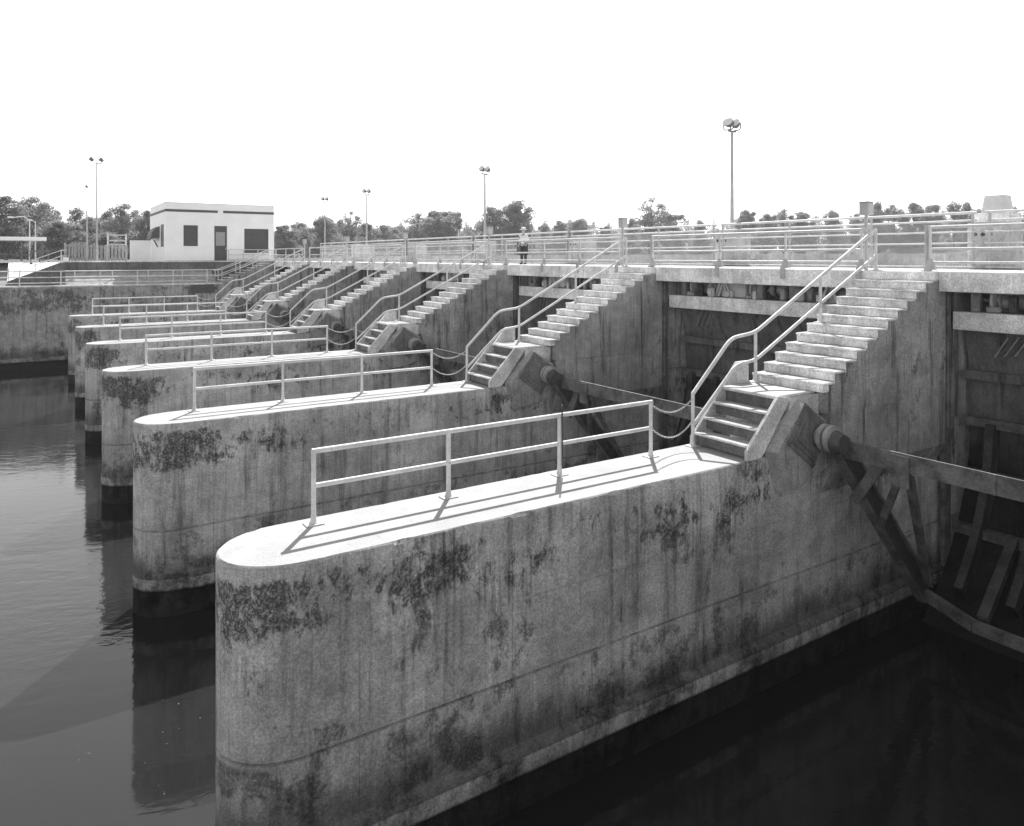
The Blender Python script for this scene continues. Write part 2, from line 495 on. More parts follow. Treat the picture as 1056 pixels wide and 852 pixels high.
def flange_foot(parent, x, y, z):
    bm = bmesh.new()
    lathe(bm, (x, y, z), [(.075, .0), (.075, .03), (.052, .05), (.04, .13), (.036, .2)], 10)
    box(bm, x - .13, x + .13, y - .1, y + .1, z + .001, z + .02)
    return obj('base_flange', bm, M['rail'], parent, 40)

RH = 1.067
def pier_rail():
    t = thing('pipe_railing', '', 'railing', (3.45, 10.56, 0), 'pipe railings along the pier tops')
    xs = (3.45, 5.68, 7.93, 10.16)
    y = 10.56
    obj('top_rail', tb([(xs[0] - .03, y, RH), (xs[-1] + .03, y, RH)], .041, 10), M['rail'], t, 40)
    obj('mid_rail', tb([(xs[0], y, .56), (xs[-1], y, .56)], .038, 10), M['rail'], t, 40)
    for x in xs:
        p = obj('post', tb([(x, y, .01), (x, y, RH - .01)], .038, 10), M['rail'], t, 40)
        flange_foot(p, x, y, 0)
    return t
RAIL = pier_rail()

def arc_path(pts, r, n=6):
    """round the corners of a polyline"""
    pts = [Vector(p) for p in pts]; out = [pts[0]]
    for a, b, c in zip(pts, pts[1:], pts[2:]):
        d1 = (a - b).normalized(); d2 = (c - b).normalized()
        p, q = b + d1 * r, b + d2 * r
        for k in range(n + 1):
            s = k / n; out.append(p * (1 - s) ** 2 + b * 2 * s * (1 - s) + q * s * s)
    out.append(pts[-1]); return out

HY = 10.67
def hand_rail():
    t = thing('stair_handrail', '', 'handrail', (11.45, HY, 0), 'bent pipe handrails beside the pier stairs')
    obj('top_rail', tb(arc_path([(11.45, HY, 1.08), (12.62, HY, 2.16), (13.42, HY, 2.24), (18.1, HY, 4.62)], .22), .041, 10), M['rail'], t, 50)
    obj('mid_rail', tb(arc_path([(11.45, HY, .42), (12.78, HY, 1.57), (13.42, HY, 1.63), (18.1, HY, 3.95)], .2), .038, 10), M['rail'], t, 50)
    for x, z0, z1 in ((11.45, .0, 1.1), (13.42, 1.145, 2.24), (15.78, 2.34, 3.44), (18.1, ZD, 4.63)):
        p = obj('post', tb([(x, HY, z0), (x, HY, z1)], .038, 10), M['rail'], t, 40)
        flange_foot(p, x, HY, z0)
    return t
HAND = hand_rail()

def chain(z0, z1, sag):
    bm = bmesh.new(); n = 34
    A, B = Vector((10.2, 10.56, z0)), Vector((11.42, 10.66, z1))
    pts = []
    for i in range(n + 1):
        s = i / n; p = A.lerp(B, s); p.z -= sag * 4 * s * (1 - s); pts.append(p)
    for i in range(n):
        c = (pts[i] + pts[i + 1]) / 2; d = (pts[i + 1] - pts[i]).normalized()
        a = Vector((0, 1, 0)) if i % 2 else d.cross(Vector((0, 1, 0)))
        ring = []
        for k in range(8):
            th = 2 * math.pi * k / 8
            ring.append(c + d * math.cos(th) * .027 + a * math.sin(th) * .017)
        nrm = d.cross(a)
        vr = []
        for k, p in enumerate(ring):
            o = (p - c).normalized()
            vr.append([bm.verts.new(p + o * .0075 * math.cos(w) + nrm * .0075 * math.sin(w)) for w in (0, 2.1, 4.2)])
        for k in range(8):
            for w in range(3):
                bm.faces.new((vr[k][w], vr[(k + 1) % 8][w], vr[(k + 1) % 8][(w + 1) % 3], vr[k][(w + 1) % 3]))
    return bm
CH1 = obj('safety_chain', chain(1.0, .98, .2), M['chain'], None, 60, loc=(10.2, 10.56, .8))
CH2 = obj('safety_chain', chain(.53, .52, .24), M['chain'], None, 60, loc=(10.2, 10.56, .3))
for o, w in ((CH1, 'upper'), (CH2, 'lower')): tag(o, '', 'chain', 'chains closing the stair gaps')

def switch_post():
    t = thing('switch_box_post', '', 'switch box', (18.22, 11.0, ZD), 'switch boxes on posts at the stair heads')
    obj('post', tb([(18.22, 11.0, ZD), (18.22, 11.0, 5.02)], .045, 8), M['post'], t, 40)
    bm = bmesh.new(); box(bm, 18.1, 18.36, 10.87, 11.13, 5.0, 5.32, bev=.015)
    b = obj('box', bm, M['switch'], t)
    obj('lid', bx(18.08, 18.38, 10.85, 11.15, 5.322, 5.35), M['switch'], b)
    return t
SW = switch_post()

def newel():
    t = thing('stair_head_post', '', 'post', (18.12, 9.4, ZD), 'single posts on the camera side of the stair heads')
    obj('post', tb([(18.12, 9.4, ZD), (18.12, 9.4, 4.68)], .045, 10), M['post'], t, 40)
    bm = bmesh.new(); box(bm, 18.02, 18.22, 9.32, 9.48, ZD + .001, ZD + .025)
    prism_xz(bm, [(18.15, ZD + .02), (18.24, ZD + .02), (18.15, ZD + .2)], 9.385, 9.415)
    obj('base_flange', bm, M['post'], t)
    return t
NEWEL = newel()

def pedestal():
    t = thing('parapet_pedestal', '', 'pedestal', (23.1, YC, ZD), 'concrete pedestals along the back of the bridge')
    obj('block', bx(22.62, 23.6, YC - .52, YC + .52, ZD, 4.88, bev=.03), M['pedc'], t)
    bm = bmesh.new()
    for k in (-1, 0, 1): cyl(bm, (22.618, YC + k * .2 + .1, 4.55), (-1, 0, 0), .055, .012, 10)
    obj('hole_shade_disc', bm, M['iron'], t)  # dark discs standing in for the shade inside the holes
    return t
PED = pedestal()

def place(root, labels, name=None):
    o0 = Vector(root.location)
    for k in range(N):
        o = root if k == 0 else dup(root, o0 + Vector((0, k * S, 0)))
        o['label'] = labels(k)
def of6(k): return ORD[k]
place(PIER, lambda k: f'{of6(k)} of the six stained concrete piers, with round nose and steps up to the bridge')
place(STAIR, lambda k: f'short four-riser stair with pale side plates on the {of6(k)} pier')
place(RAIL, lambda k: f'two-bar pale pipe railing with four posts on the {of6(k)} pier top')
place(HAND, lambda k: f'bent pale pipe handrail climbing the steps of the {of6(k)} pier')
place(CH1, lambda k: f'upper hanging chain between railing and handrail on the {of6(k)} pier')
place(CH2, lambda k: f'lower hanging chain between railing and handrail on the {of6(k)} pier')
place(SW, lambda k: f'grey switch box on a slim post at the stair head of the {of6(k)} pier')
place(NEWEL, lambda k: f'dull grey post beside the top step of the {of6(k)} pier')
place(PED, lambda k: f'concrete pedestal with three dark holes on the bridge behind the {of6(k)} pier')

# rod tied to one post of the nearest railing (a dark stick stands up against the post)
bm = bmesh.new(); tube(bm, [(7.96, 10.51, .16), (7.955, 10.515, 1.26)], .014, 6)
tag(obj('staff_rod', bm, M['iron'], None, loc=(7.96, 10.51, .16)), 'thin dark rod tied upright to a post of the nearest pier railing', 'rod')

# ---------------------------------------------------------------- bays: gate, bridge span, railings, hoist
BN, BF = WF - S, WN            # near and far side of the bay before the nearest pier
BC = (BN + BF) / 2
PX, PZ, GR = 13.5, .2, 6.0     # trunnion and radius of the radial gate
NB = 7
def bay_name(k):
    if k == 0: return 'before the nearest pier'
    if k == 6: return 'beyond the farthest pier'
    return f'between {ORD[k-1]} and {ORD[k]} piers'

def arc(z): return PX + math.sqrt(GR * GR - (z - PZ) ** 2)
def gate():
    t = thing('radial_gate', '', 'gate', (18, BC, -5.2), 'steel radial gates between the piers')
    bm = bmesh.new()
    zs = [-5.2 + i * (2.35 + 5.2) / 30 for i in range(31)]
    rows = [[(arc(z), y, z) for y in (BN + .03, BF - .01)] for z in zs]
    va = [[bm.verts.new(p) for p in r] for r in rows]; vb = [[bm.verts.new((p[0] + .03, p[1], p[2])) for p in r] for r in rows]
    for v in (va, vb):
        for a, b in zip(v, v[1:]): bm.faces.new((a[0], a[1], b[1], b[0]))
    for k in (0, 1):
        for i in range(30): bm.faces.new((va[i][k], va[i + 1][k], vb[i + 1][k], vb[i][k]))
    for i in (0, 30): bm.faces.new((va[i][0], va[i][1], vb[i][1], vb[i][0]))
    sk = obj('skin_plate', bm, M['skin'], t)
    for z in (1.12, -.02, -1.25, -2.5):
        bm = bmesh.new(); x = arc(z)
        box(bm, x - .3, x - .004, BN + .05, BF - .03, z - .02, z + .02)
        box(bm, x - .31, x - .28, BN + .05, BF - .03, z - .17, z + .045)
        obj('purlin', bm, M['gate_beam'] if z < .5 else M['skin'], t)
    for j in range(7):
        y = BN + .65 + j * (BF - BN - 1.3) / 6
        bm = bmesh.new(); n = 14
        pr = []
        for i in range(n + 1):
            z = -3.9 + i * (3.8) / n; a = math.asin((z - PZ) / GR)
            for r, w in ((GR - .32, .07), (GR - .34, .07)): pass
            pr.append([(PX + math.cos(a) * r, z0, PZ + math.sin(a) * r) for r, z0 in ((GR - .5, y - .09), (GR - .5, y + .09), (GR - .01, y + .03), (GR - .01, y - .03))])
        vs = [[bm.verts.new(p) for p in q] for q in pr]
        for a, b in zip(vs, vs[1:]):
            for k in range(4): bm.faces.new((a[k], a[(k + 1) % 4], b[(k + 1) % 4], b[k]))
        bm.faces.new(vs[0][::-1]); bm.faces.new(vs[-1])
        obj('rib', bm, M['gate'], t)
    for k in range(5):  # slanted bars in alternating paler and darker tones
        y = BF - .62 - k * .11
        bm = bmesh.new(); bar(bm, (arc(1.5) - .03, y, 1.5 + .02 * k), (arc(2.02) - .03, y - .36, 2.02 + .01 * k), .03, .03, (1, 0, 0)); obj('slant_bar', bm, M['gate_beam'] if k % 2 else M['hub'], t)
    # tie beam between the two trunnions
    bm = bmesh.new()
    box(bm, 13.64, 13.68, BN + .06, BF - .03, -.12, .23); box(bm, 13.683, 13.86, BN + .06, BF - .03, -.12, -.08)
    for y in (BF - .06 - 3.05, BC - .6, BC - 2.2): box(bm, 13.615, 13.638, y - .02, y + .02, -.12, .23)
    for y in (BF - 1.5, BN + 1.5): box(bm, 13.605, 13.637, y - .17, y + .17, -.4, .19)
    obj('tie_beam', bm, M['gate_beam'], t)
    for sgn, ye in ((1, BF), (-1, BN)):
        Y = lambda d: ye - sgn * d
        bm = bmesh.new()
        y0 = Y(-.02)
        cyl(bm, (13.3, y0, .3), (0, -sgn, 0), .19, .4, 24)
        for d in (.13, .28):
            cyl(bm, (13.3, Y(d), .3), (0, -sgn, 0), .27, .085, 28)
        hb = obj('trunnion_hub', bm, M['hub'], t, 40)
        bm = bmesh.new(); cyl(bm, (13.32, Y(.385), .24), (0, -sgn, 0), .24, .18, 28, .18); obj('end_cap', bm, M['iron'], hb, 40)
        p, q = Vector((13.5, Y(.36), .16)), Vector((16.5, Y(.46), -3.5))
        bm = bmesh.new(); upv = Vector((.77, 0, .64))
        bar(bm, p, q, .04, .36, upv); obj('arm_web', bm, M['iron'], t)
        bm = bmesh.new()
        for s in (-1, 1): bar(bm, p + upv * .2 * s, q + upv * .2 * s, .2, .05, upv)
        obj('arm', bm, M['gate_beam'], t)
        # lower portal girder: bent corner piece
        bm = bmesh.new(); bar(bm, q + Vector((0, 0, -.02)), (16.2, Y(1.6), -3.66), .16, .22, (0, 0, 1)); obj('corner_girder', bm, M['gate_beam'], t)
        for a, b, w in (((13.76, Y(1.52), .0), (14.75, Y(.44), -1.72), .13), ((13.76, Y(1.6), -.2), (16.3, Y(.62), -3.15), .15), ((13.8, Y(1.06), -.05), (13.9, Y(.42), -1.0), .2)):
            bm = bmesh.new(); bar(bm, a, b, w, .1, (1, 0, .3)); obj('strut', bm, M['gate_beam'], t)
        # frame of the gate arm out to the skin
        for z in (-2.5,):
            bm = bmesh.new(); bar(bm, (16.35 if z < -1 else 14.1, Y(1.7), -3.55 if z < -1 else .05), (arc(z) - .3, Y(1.35), z), .2, .2); obj('strut', bm, M['gate'], t)
    bm = bmesh.new(); bar(bm, (16.2, BF - 1.6, -3.66), (16.2, BN + 1.6, -3.66), .16, .22); obj('lower_girder', bm, M['gate_beam'], t)
    return t
GATE = gate()

def span():
    t = thing('bridge_span', '', 'bridge', (20.5, BC, 3.0), 'concrete bridge spans over the gates')
    y0, y1 = BN + .004, BF - .004
    obj('slab', bx(18.32, 23.85, y0, y1, 3.36, ZD - .002), M['beam'], t)
    obj('fascia_beam', bx(17.98, 18.318, y0 - .0, y1 + .0, 3.09, ZD, bev=.015), M['beam'], t)
    obj('hoist_beam', bx(18.62, 18.95, y0, y1, 2.16, 2.6, bev=.015), M['beam'], t)
    obj('back_beam', bx(23.3, 23.848, y0, y1, 2.2, 3.358), M['beam'], t)
    obj('parapet', bx(23.2, 23.5, y0, y1, ZD, 4.02), M['parapet'], t)
    return t
SPAN = span()

def hoist():
    t = thing('gate_hoist', '', 'hoist', (20, BC, 2.6), 'hoists under the bridge spans')
    for y in (BF - 1.15, BN + 1.3):
        bm = bmesh.new(); cyl(bm, (19.3, y - .28, 2.86), (0, 1, 0), .2, .56, 20); cyl(bm, (19.3, y - .32, 2.86), (0, 1, 0), .26, .05, 20); cyl(bm, (19.3, y + .28, 2.86), (0, 1, 0), .26, .05, 20)
        obj('drum', bm, M['mach'], t, 40)
        bm = bmesh.new(); box(bm, 19.05, 19.6, y - .62, y - .4, 2.6, 3.05, bev=.04); obj('gear_case', bm, M['mach'], t); bm = bmesh.new(); prism_xz(bm, [(18.98, 2.61), (19.3, 2.61), (19.12, 3.1), (19.02, 3.1)], y + .42, y + .5); obj('bearing_block', bm, M['mach'], t)
    for y, rr in ((BF - .75, .3), (BC + .62, .27), (BC - .25, .22), (BN + .8, .3)):
        bm = bmesh.new(); cyl(bm, (19.22, y, 2.9), (0, 1, 0), rr, .05, 22)
        for k in range(22):
            a = 2 * math.pi * k / 22; c = (19.22 + rr * math.cos(a), 2.9 + rr * math.sin(a)); box(bm, c[0] - .02, c[0] + .02, y + .005, y + .045, c[1] - .02, c[1] + .02)
        cyl(bm, (19.22, y - .06, 2.9), (0, 1, 0), .09, .17, 14)
        obj('sprocket', bm, M['gate'] if rr < .25 else M['pale_metal'], t, 40)
    for y in (BF - 1.9, BC + 2.05, BN + 2.0):
        bm = bmesh.new(); bar(bm, (18.98, y, 2.62), (18.98, y - .28, 3.3), .07, .05, (1, 0, 0)); bar(bm, (18.98, y - .5, 2.62), (18.98, y - .22, 3.3), .07, .05, (1, 0, 0)); obj('brace', bm, M['pale_metal'], t)
    rng = random.Random(8)
    for k in range(14):
        y = BN + .5 + (BF - BN - 1.) * (k + rng.random()) / 14; w = rng.uniform(.06, .2); h = rng.uniform(.1, .42); x = rng.uniform(18.72, 18.95)
        bm = bmesh.new(); zb = 2.602 if rng.random() < .6 else 3.355 - h
        box(bm, x, x + rng.uniform(.1, .2), y - w, y + w, zb, zb + h, bev=.02)
        if rng.random() < .5: cyl(bm, (x, y, zb + h * .5), (-1, 0, 0), min(w, h * .5) * .8, .05, 12)
        obj('fitting', bm, M[rng.choice(('pale_metal', 'iron', 'gate', 'mach', 'pale_metal'))], t)
    obj('conduit', tb([(18.72, BN + .1, 3.22), (18.72, BF - .1, 3.22)], .025, 8), M['post'], t, 40)
    obj('drive_shaft', tb([(19.3, BN + .3, 2.86), (19.3, BF - .3, 2.86)], .05, 10), M['mach'], t, 40)
    bm = bmesh.new(); box(bm, 19.0, 19.7, BC - 1.5, BC - .7, 2.6, 3.2, bev=.04); cyl(bm, (19.25, BC - .6, 2.9), (0, 1, 0), .2, .6, 18)
    obj('motor', bm, M['mach'], t, 40)
    bm = bmesh.new(); box(bm, 19.05, 19.5, BC + .9, BC + 1.9, 2.6, 3.12, bev=.03); obj('gearbox', bm, M['pale_metal'], t)
    for y in (BF - .35, BC + .3, BC - 2.2, BC + 2.3):
        obj('hanger', bx(18.98, 19.12, y - .1, y + .1, 2.6, 3.36), M['mach'], t)
    obj('hook_eye', bx(18.66, 18.72, BC + .2, BC + .34, 2.6, 2.86, bev=.02), M['rail'], t)
    return t
HOIST = hoist()

def deck_rail():
    t = thing('deck_railing', '', 'railing', (18.1, BC, ZD), 'front pipe railings of the bridge')
    y0, y1 = BN + .25, BF + .25
    x = 18.1
    for nm, z, r in (('top_rail', 4.62, .036), ('mid_rail', 4.1, .03), ('toe_rail', 3.78, .026)):
        obj(nm, tb([(x, y0, z), (x, y1, z)], r, 8), M['rail'], t, 40)
    for y in (y0, BN + 2.55, BN + 4.95, y1):
        p = obj('post', tb([(x, y, 3.58), (x, y, 4.62)], .034, 8), M['rail'], t, 40)
        bm = bmesh.new()
        box(bm, 17.945, 17.977, y - .07, y + .07, 3.3, 3.62)
        prism_yz(bm, [(y - .14, 3.60), (y + .14, 3.60), (y + .035, 3.86), (y - .035, 3.86)], x - .04, x + .04)
        obj('bracket', bm, M['post'], p)
    return t
DRAIL = deck_rail()

def mesh_fence():
    t = thing('mesh_fence', '', 'fence', (22.3, BC, ZD), 'wire mesh fences along the back of the bridge')
    y0, y1 = BN - .6, BF + .9
    x = 22.3; zb, zt = ZD + .06, 4.92
    obj('top_rail', tb([(x, y0, 5.16), (x, y1, 5.16)], .04, 8), M['rail'], t, 40)
    obj('mid_rail', tb([(x, y0, 4.94), (x, y1, 4.94)], .03, 8), M['rail'], t, 40)
    for zz in (zb, 4.3, 4.62):
        obj('low_rail', tb([(x - .03, y0, zz), (x - .03, y1, zz)], .025, 8), M['rail'], t, 40)
    for i in range(4):
        y = y0 + .1 + i * (y1 - y0 - .2) / 3
        obj('post', tb([(x, y, ZD), (x, y, 5.16)], .04, 8), M['post'], t, 40)
    bm = bmesh.new(); h = zt - zb; step = .085; n = int((y1 - y0) / step)
    for i in range(-int(h / step), n + 1):
        for s in (1, -1):
            a = y0 + i * step; 
            p, q = (a, zb), (a + h, zt)
            if s < 0: p, q = (a, zt), (a + h, zb)
            f0 = max(0., (y0 - p[0]) / h); f1 = min(1., (y1 - p[0]) / h)
            if f1 <= f0: continue
            P = lambda f: (x + .006 * s, p[0] + h * f, p[1] + (q[1] - p[1]) * f)
            bar(bm, P(f0), P(f1), .0045, .0045)
    obj('wire_mesh', bm, M['rail'], t)
    return t
FEN = mesh_fence()

def place_bays(root, labels, n=NB):
    o0 = Vector(root.location)
    for k in range(n):
        o = root if k == 0 else dup(root, o0 + Vector((0, k * S, 0)))
        o['label'] = labels(k)
place_bays(GATE, lambda k: f'dark curved steel gate with bent arms {bay_name(k)}', 7)
place_bays(SPAN, lambda k: f'pale concrete bridge span with two beams {bay_name(k)}')
place_bays(HOIST, lambda k: f'hoist drums and shaft in the gap under the bridge {bay_name(k)}')
place_bays(DRAIL, lambda k: f'three-bar pipe railing at the bridge edge {bay_name(k)}')
place_bays(FEN, lambda k: f'wire mesh fence at the back of the bridge {bay_name(k)}')

# ---------------------------------------------------------------- lamps on the bridge
def flood(label, x, y, z0, z1, heads, group, az=0., sp=.36):
    t = thing('floodlight_pole', label, 'light pole', (x, y, z0), group)
    p = obj('pole', tb([(x, y, z0), (x, y, z1)], .085, 10, .055), M['post'], t, 40)
    obj('base_plate', bx(x - .17, x + .17, y - .17, y + .17, z0, z0 + .03), M['post'], p)
    if heads == 2:
        bm = bmesh.new(); tube(bm, [(x - sp, y, z1), (x + sp, y, z1)], .04, 8); obj('cross_arm', bm, M['lamp'], t)
        ys = (-sp, sp)
    else: ys = (0,)
    x0, y0 = x, y
    for dx in ys:
        x, d = x0 + dx, 0.
        c = Vector((x, y + d, z1 + .3))
        bm = bmesh.new()
        # yoke
        tube(bm, arc_path([(x, y + d - .24, z1 + .34), (x, y + d - .24, z1 + .05), (x, y + d + .24, z1 + .05), (x, y + d + .24, z1 + .34)], .1), .028, 6)
        obj('yoke', bm, M['lamp'], t)
        bm = bmesh.new()
        Rm = Matrix.Rotation(rad(az), 3, 'Z') @ Matrix.Rotation(rad(-60), 3, 'Y')
        lathe(bm, (0, 0, 0), [(.08, -.16), (.12, -.12), (.17, .0), (.19, .09), (.2, .11)], 16)
        bmesh.ops.rotate(bm, verts=bm.verts, cent=(0, 0, 0), matrix=Rm); bmesh.ops.translate(bm, verts=bm.verts, vec=c)
        hd = obj('lamp_head', bm, M['lamp'], t, 40)
        bm = bmesh.new(); lathe(bm, (0, 0, 0), [(.185, .112), (.13, .135), (.05, .145)], 16)
        bmesh.ops.rotate(bm, verts=bm.verts, cent=(0, 0, 0), matrix=Rm); bmesh.ops.translate(bm, verts=bm.verts, vec=c)
        obj('lens', bm, M['lens'], hd, 40)
    return t
GP = 'floodlight poles along the bridge'
flood('tallest looking floodlight pole, on the pedestal behind the second pier', 23.1, YC + S, 4.88, 8.85, 2, GP, 20, .2)
flood('floodlight pole on the bridge behind the fourth pier, by the big round tree', 23.1, YC + 3 * S, 4.88, 8.95, 2, GP, 20, .2)
flood('floodlight pole on the bridge behind the farthest pier', 23.1, YC + 5 * S, 4.88, 9.05, 2, GP, 20, .2)
flood('floodlight pole at the far end of the bridge, nearest the white building', 23.1, 67.4, ZD, 9.1, 2, GP, 20, .2)

t = thing('tapered_cover', 'tapered pale grey cover on the pedestal behind the nearest pier', 'cover', (23.1, YC - .1, 4.88))
bm = bmesh.new()
a = [bm.verts.new((23.1 + sx * .3, YC - .07 + sy * .3, 5.16)) for sx, sy in ((-1, -1), (1, -1), (1, 1), (-1, 1))]
b = [bm.verts.new((23.1 + sx * .24, YC - .07 + sy * .24, 5.66)) for sx, sy in ((-1, -1), (1, -1), (1, 1), (-1, 1))]
bm.faces.new(b)
for k in range(4): bm.faces.new((a[k], a[(k + 1) % 4], b[(k + 1) % 4], b[k]))
obj('hood', bm, M['grey_box'], t)
obj('plinth', bx(22.68, 23.52, YC - .52, YC + .4, 4.882, 5.158, bev=.02), M['beam'], t)

# cabinet on the deck and a man in a pale shirt and hat
t = thing('control_cabinet', 'dark upright cabinet on the bridge beside the man in the white hat', 'cabinet', (21.3, 31.55, ZD))
obj('body', bx(21.1, 21.5, 31.3, 31.8, ZD + .45, ZD + 1.15, bev=.015), M['iron'], t)
obj('leg', tb([(21.3, 31.55, ZD), (21.3, 31.55, ZD + .45)], .05, 8), M['post'], t)
t = thing('control_cabinet', 'dark narrow cabinet on the bridge behind the fifth pier', 'cabinet', (21.3, 54.9, ZD))
obj('body', bx(21.1, 21.5, 54.45, 55.35, ZD + .3, ZD + 1.35, bev=.015), M['grey_box'], t)
for y in (54.6, 55.2): obj('leg', tb([(21.3, y, ZD), (21.3, y, ZD + .3)], .04, 8), M['post'], t)

def skin_fig(name, verts, edges, mat, parent, root=0, lv=2):
    me = bpy.data.meshes.new(name); me.from_pydata([v[:3] for v in verts], edges, [])
    o = bpy.data.objects.new(name, me); COL.objects.link(o)
    sk = o.modifiers.new('s', 'SKIN'); sk.use_smooth_shade = True
    for i, v in enumerate(verts):
        d = me.skin_vertices[0].data[i]; r = v[3]
        d.radius = (r if not isinstance(r, tuple) else r[0], r if not isinstance(r, tuple) else r[1]); d.use_root = (i == root)
    sb = o.modifiers.new('b', 'SUBSURF'); sb.levels = sb.render_levels = lv
    dg = bpy.context.evaluated_depsgraph_get()
    nm = bpy.data.meshes.new_from_object(o.evaluated_get(dg))
    o.modifiers.clear(); o.data = nm; nm.materials.clear(); nm.materials.append(mat)
    for p in nm.polygons: p.use_smooth = True
    if parent: o.parent = parent
    return o

def person(x, y, z):
    t = thing('person', 'man in white hat, pale shirt and dark trousers standing on the bridge', 'person', (x, y, z))
    j = [(0, 0, .95, .12), (0, 0, 1.15, .125), (0, 0, 1.38, .13), (0, 0, 1.5, .06), (.015, 0, 1.58, .075), (.02, 0, 1.67, .095), (.01, 0, 1.75, .06),
         (0, .1, .9, .085), (.01, .11, .5, .06), (-.01, .12, .1, .042), (.14, .13, .04, .035),
         (0, -.1, .9, .085), (.02, -.11, .5, .06), (.0, -.12, .1, .042), (.14, -.13, .04, .035),
         (0, .19, 1.4, .055), (-.03, .25, 1.12, .042), (.12, .24, .95, .033), (.2, .23, .9, .035),
         (0, -.19, 1.4, .055), (-.02, -.25, 1.12, .042), (.1, -.24, .93, .033), (.17, -.23, .87, .035)]
    e = [(0, 1), (1, 2), (2, 3), (3, 4), (4, 5), (5, 6), (0, 7), (7, 8), (8, 9), (9, 10), (0, 11), (11, 12), (12, 13), (13, 14), (2, 15), (15, 16), (16, 17), (17, 18), (2, 19), (19, 20), (20, 21), (21, 22)]
    skin_fig('body', j, e, M['skin_tone'], t)
    sh = [(0, 0, .98, .15), (0, 0, 1.15, .15), (0, 0, 1.39, .15), (0, 0, 1.47, .085), (0, .2, 1.4, .075), (-.03, .255, 1.15, .062), (0, -.2, 1.4, .075), (-.02, -.255, 1.15, .062)]
    skin_fig('shirt', sh, [(0, 1), (1, 2), (2, 3), (2, 4), (4, 5), (2, 6), (6, 7)], M['cloth_pale'], t)
    tr = [(0, 0, 1.0, .145), (0, .1, .88, .105), (.01, .11, .5, .082), (-.01, .12, .12, .07), (0, -.1, .88, .105), (.02, -.11, .5, .082), (0, -.12, .12, .07)]
    skin_fig('trousers', tr, [(0, 1), (1, 2), (2, 3), (0, 4), (4, 5), (5, 6)], M['cloth_dark'], t)
    for s in (1, -1):
        skin_fig('shoe', [(-.05, s * .12, .05, .05), (.15, s * .13, .035, .04)], [(0, 1)], M['cloth_dark'], t)
    bm = bmesh.new()
    lathe(bm, (.015, 0, 1.72), [(.2, 0), (.2, .012), (.115, .02), (.11, .1), (.06, .13)], 18)
    o = obj('hat', bm, M['cloth_pale'], None, 40); o.parent = t
    t.rotation_euler = (0, 0, rad(200))
    return t
person(20.6, 30.4, ZD)

# ---------------------------------------------------------------- far abutment, terrace, control house
t = thing('abutment_wall', 'long stained concrete abutment wall beyond the farthest pier', 'retaining wall', (5, YA, ZW))
bm = bmesh.new()
prism_yz(bm, [(YA, -7), (YA - .05, -7), (YA - .05, -3.98), (YA - .3, -3.9), (YA - .3, -3.68), (YA, -3.55), (YA, -1.02), (YA + .02, -1.0), (YA, -.98), (YA, ZA - .12), (YA + 1.2, ZA - .12), (YA + 1.2, -7)], -60, 24)
obj('wall', bm, M['abut'], t)
obj('coping', bx(-60, 13.6, YA - .05, YA + 1.25, ZA - .118, ZA, bev=.02), M['step'], t)
obj('recess_shade', bx(11.05, 12.9, YA - .012, YA - .002, .9, ZA - .13), M['iron'], t)  # flat dark plate painting the shade inside the wall notch

def rail_run(label, y, z, xs, group, zs=(1.08, .62, .2)):
    t = thing('abutment_railing', label, 'railing', (xs[0], y, z), group)
    for nm, dz in zip(('top_rail', 'mid_rail', 'low_rail'), zs):
        obj(nm, tb([(xs[0], y, z + dz), (xs[-1], y, z + dz)], .032, 8), M['rail'], t, 40)
    for x in xs:
        p = obj('post', tb([(x, y, z), (x, y, z + zs[0])], .04, 8), M['rail'], t, 40)
        obj('base_flange', bx(x - .1, x + .1, y - .1, y + .1, z + .001, z + .025), M['rail'], p)
    return t
rail_run('long three-bar pipe railing along the front edge of the far abutment', YA + .25, ZA, [-14 + 2.64 * i for i in range(11)], 'railings on the far abutment')
rail_run('pipe railing set back on the far abutment terrace, behind the long one', YA + 2.1, ZA, [-13 + 2.64 * i for i in range(11)], 'railings on the far abutment')

# stair on the abutment up to the bridge
t = thing('abutment_stair', 'concrete stair rising from the far abutment to the bridge end', 'stair', (15, YA + .8, ZA))
bm = bmesh.new()
poly = [(13.4, ZA - .12)]
n = 9; rz = (ZD - ZA) / n
for i in range(n):
    x = 13.5 + i * .5; poly += [(x, ZA + i * rz - (.0 if i else .12)), (x, ZA + (i + 1) * rz)]
poly += [(18.3, ZD), (18.3, ZA - .12)]
prism_xz(bm, poly[1:], YA - .02, YA + 1.7); obj('flight', bm, M['wall'], t)
for i in range(n):
    x = 13.5 + i * .5
    obj('step', bx(x - .03, x + .5, YA - .03, YA + 1.71, ZA + (i + 1) * rz + .002, ZA + (i + 1) * rz + .05), M['step'], t)
for y, lab in ((YA + .05, 'near-side'), (YA + 1.6, 'far-side')):
    h = thing('stair_handrail', f'{lab} straight handrail of the stair at the far abutment', 'handrail', (13.6, y, ZA), 'handrails of the abutment stair')
    for nm, dz in (('top_rail', 1.05), ('mid_rail', .55)):
        obj(nm, tb([(12.9, y, ZA + dz), (13.5, y, ZA + dz + .05), (17.9, y, ZD + dz), (18.4, y, ZD + dz)], .033, 8), M['rail'], h, 40)
    for f in (0, .34, .67, 1.):
        x = 13.55 + f * 4.35; zz = ZA + f * (ZD - ZA)
        obj('post', tb([(x, y, zz), (x, y, zz + 1.05)], .036, 8), M['rail'], h, 40)

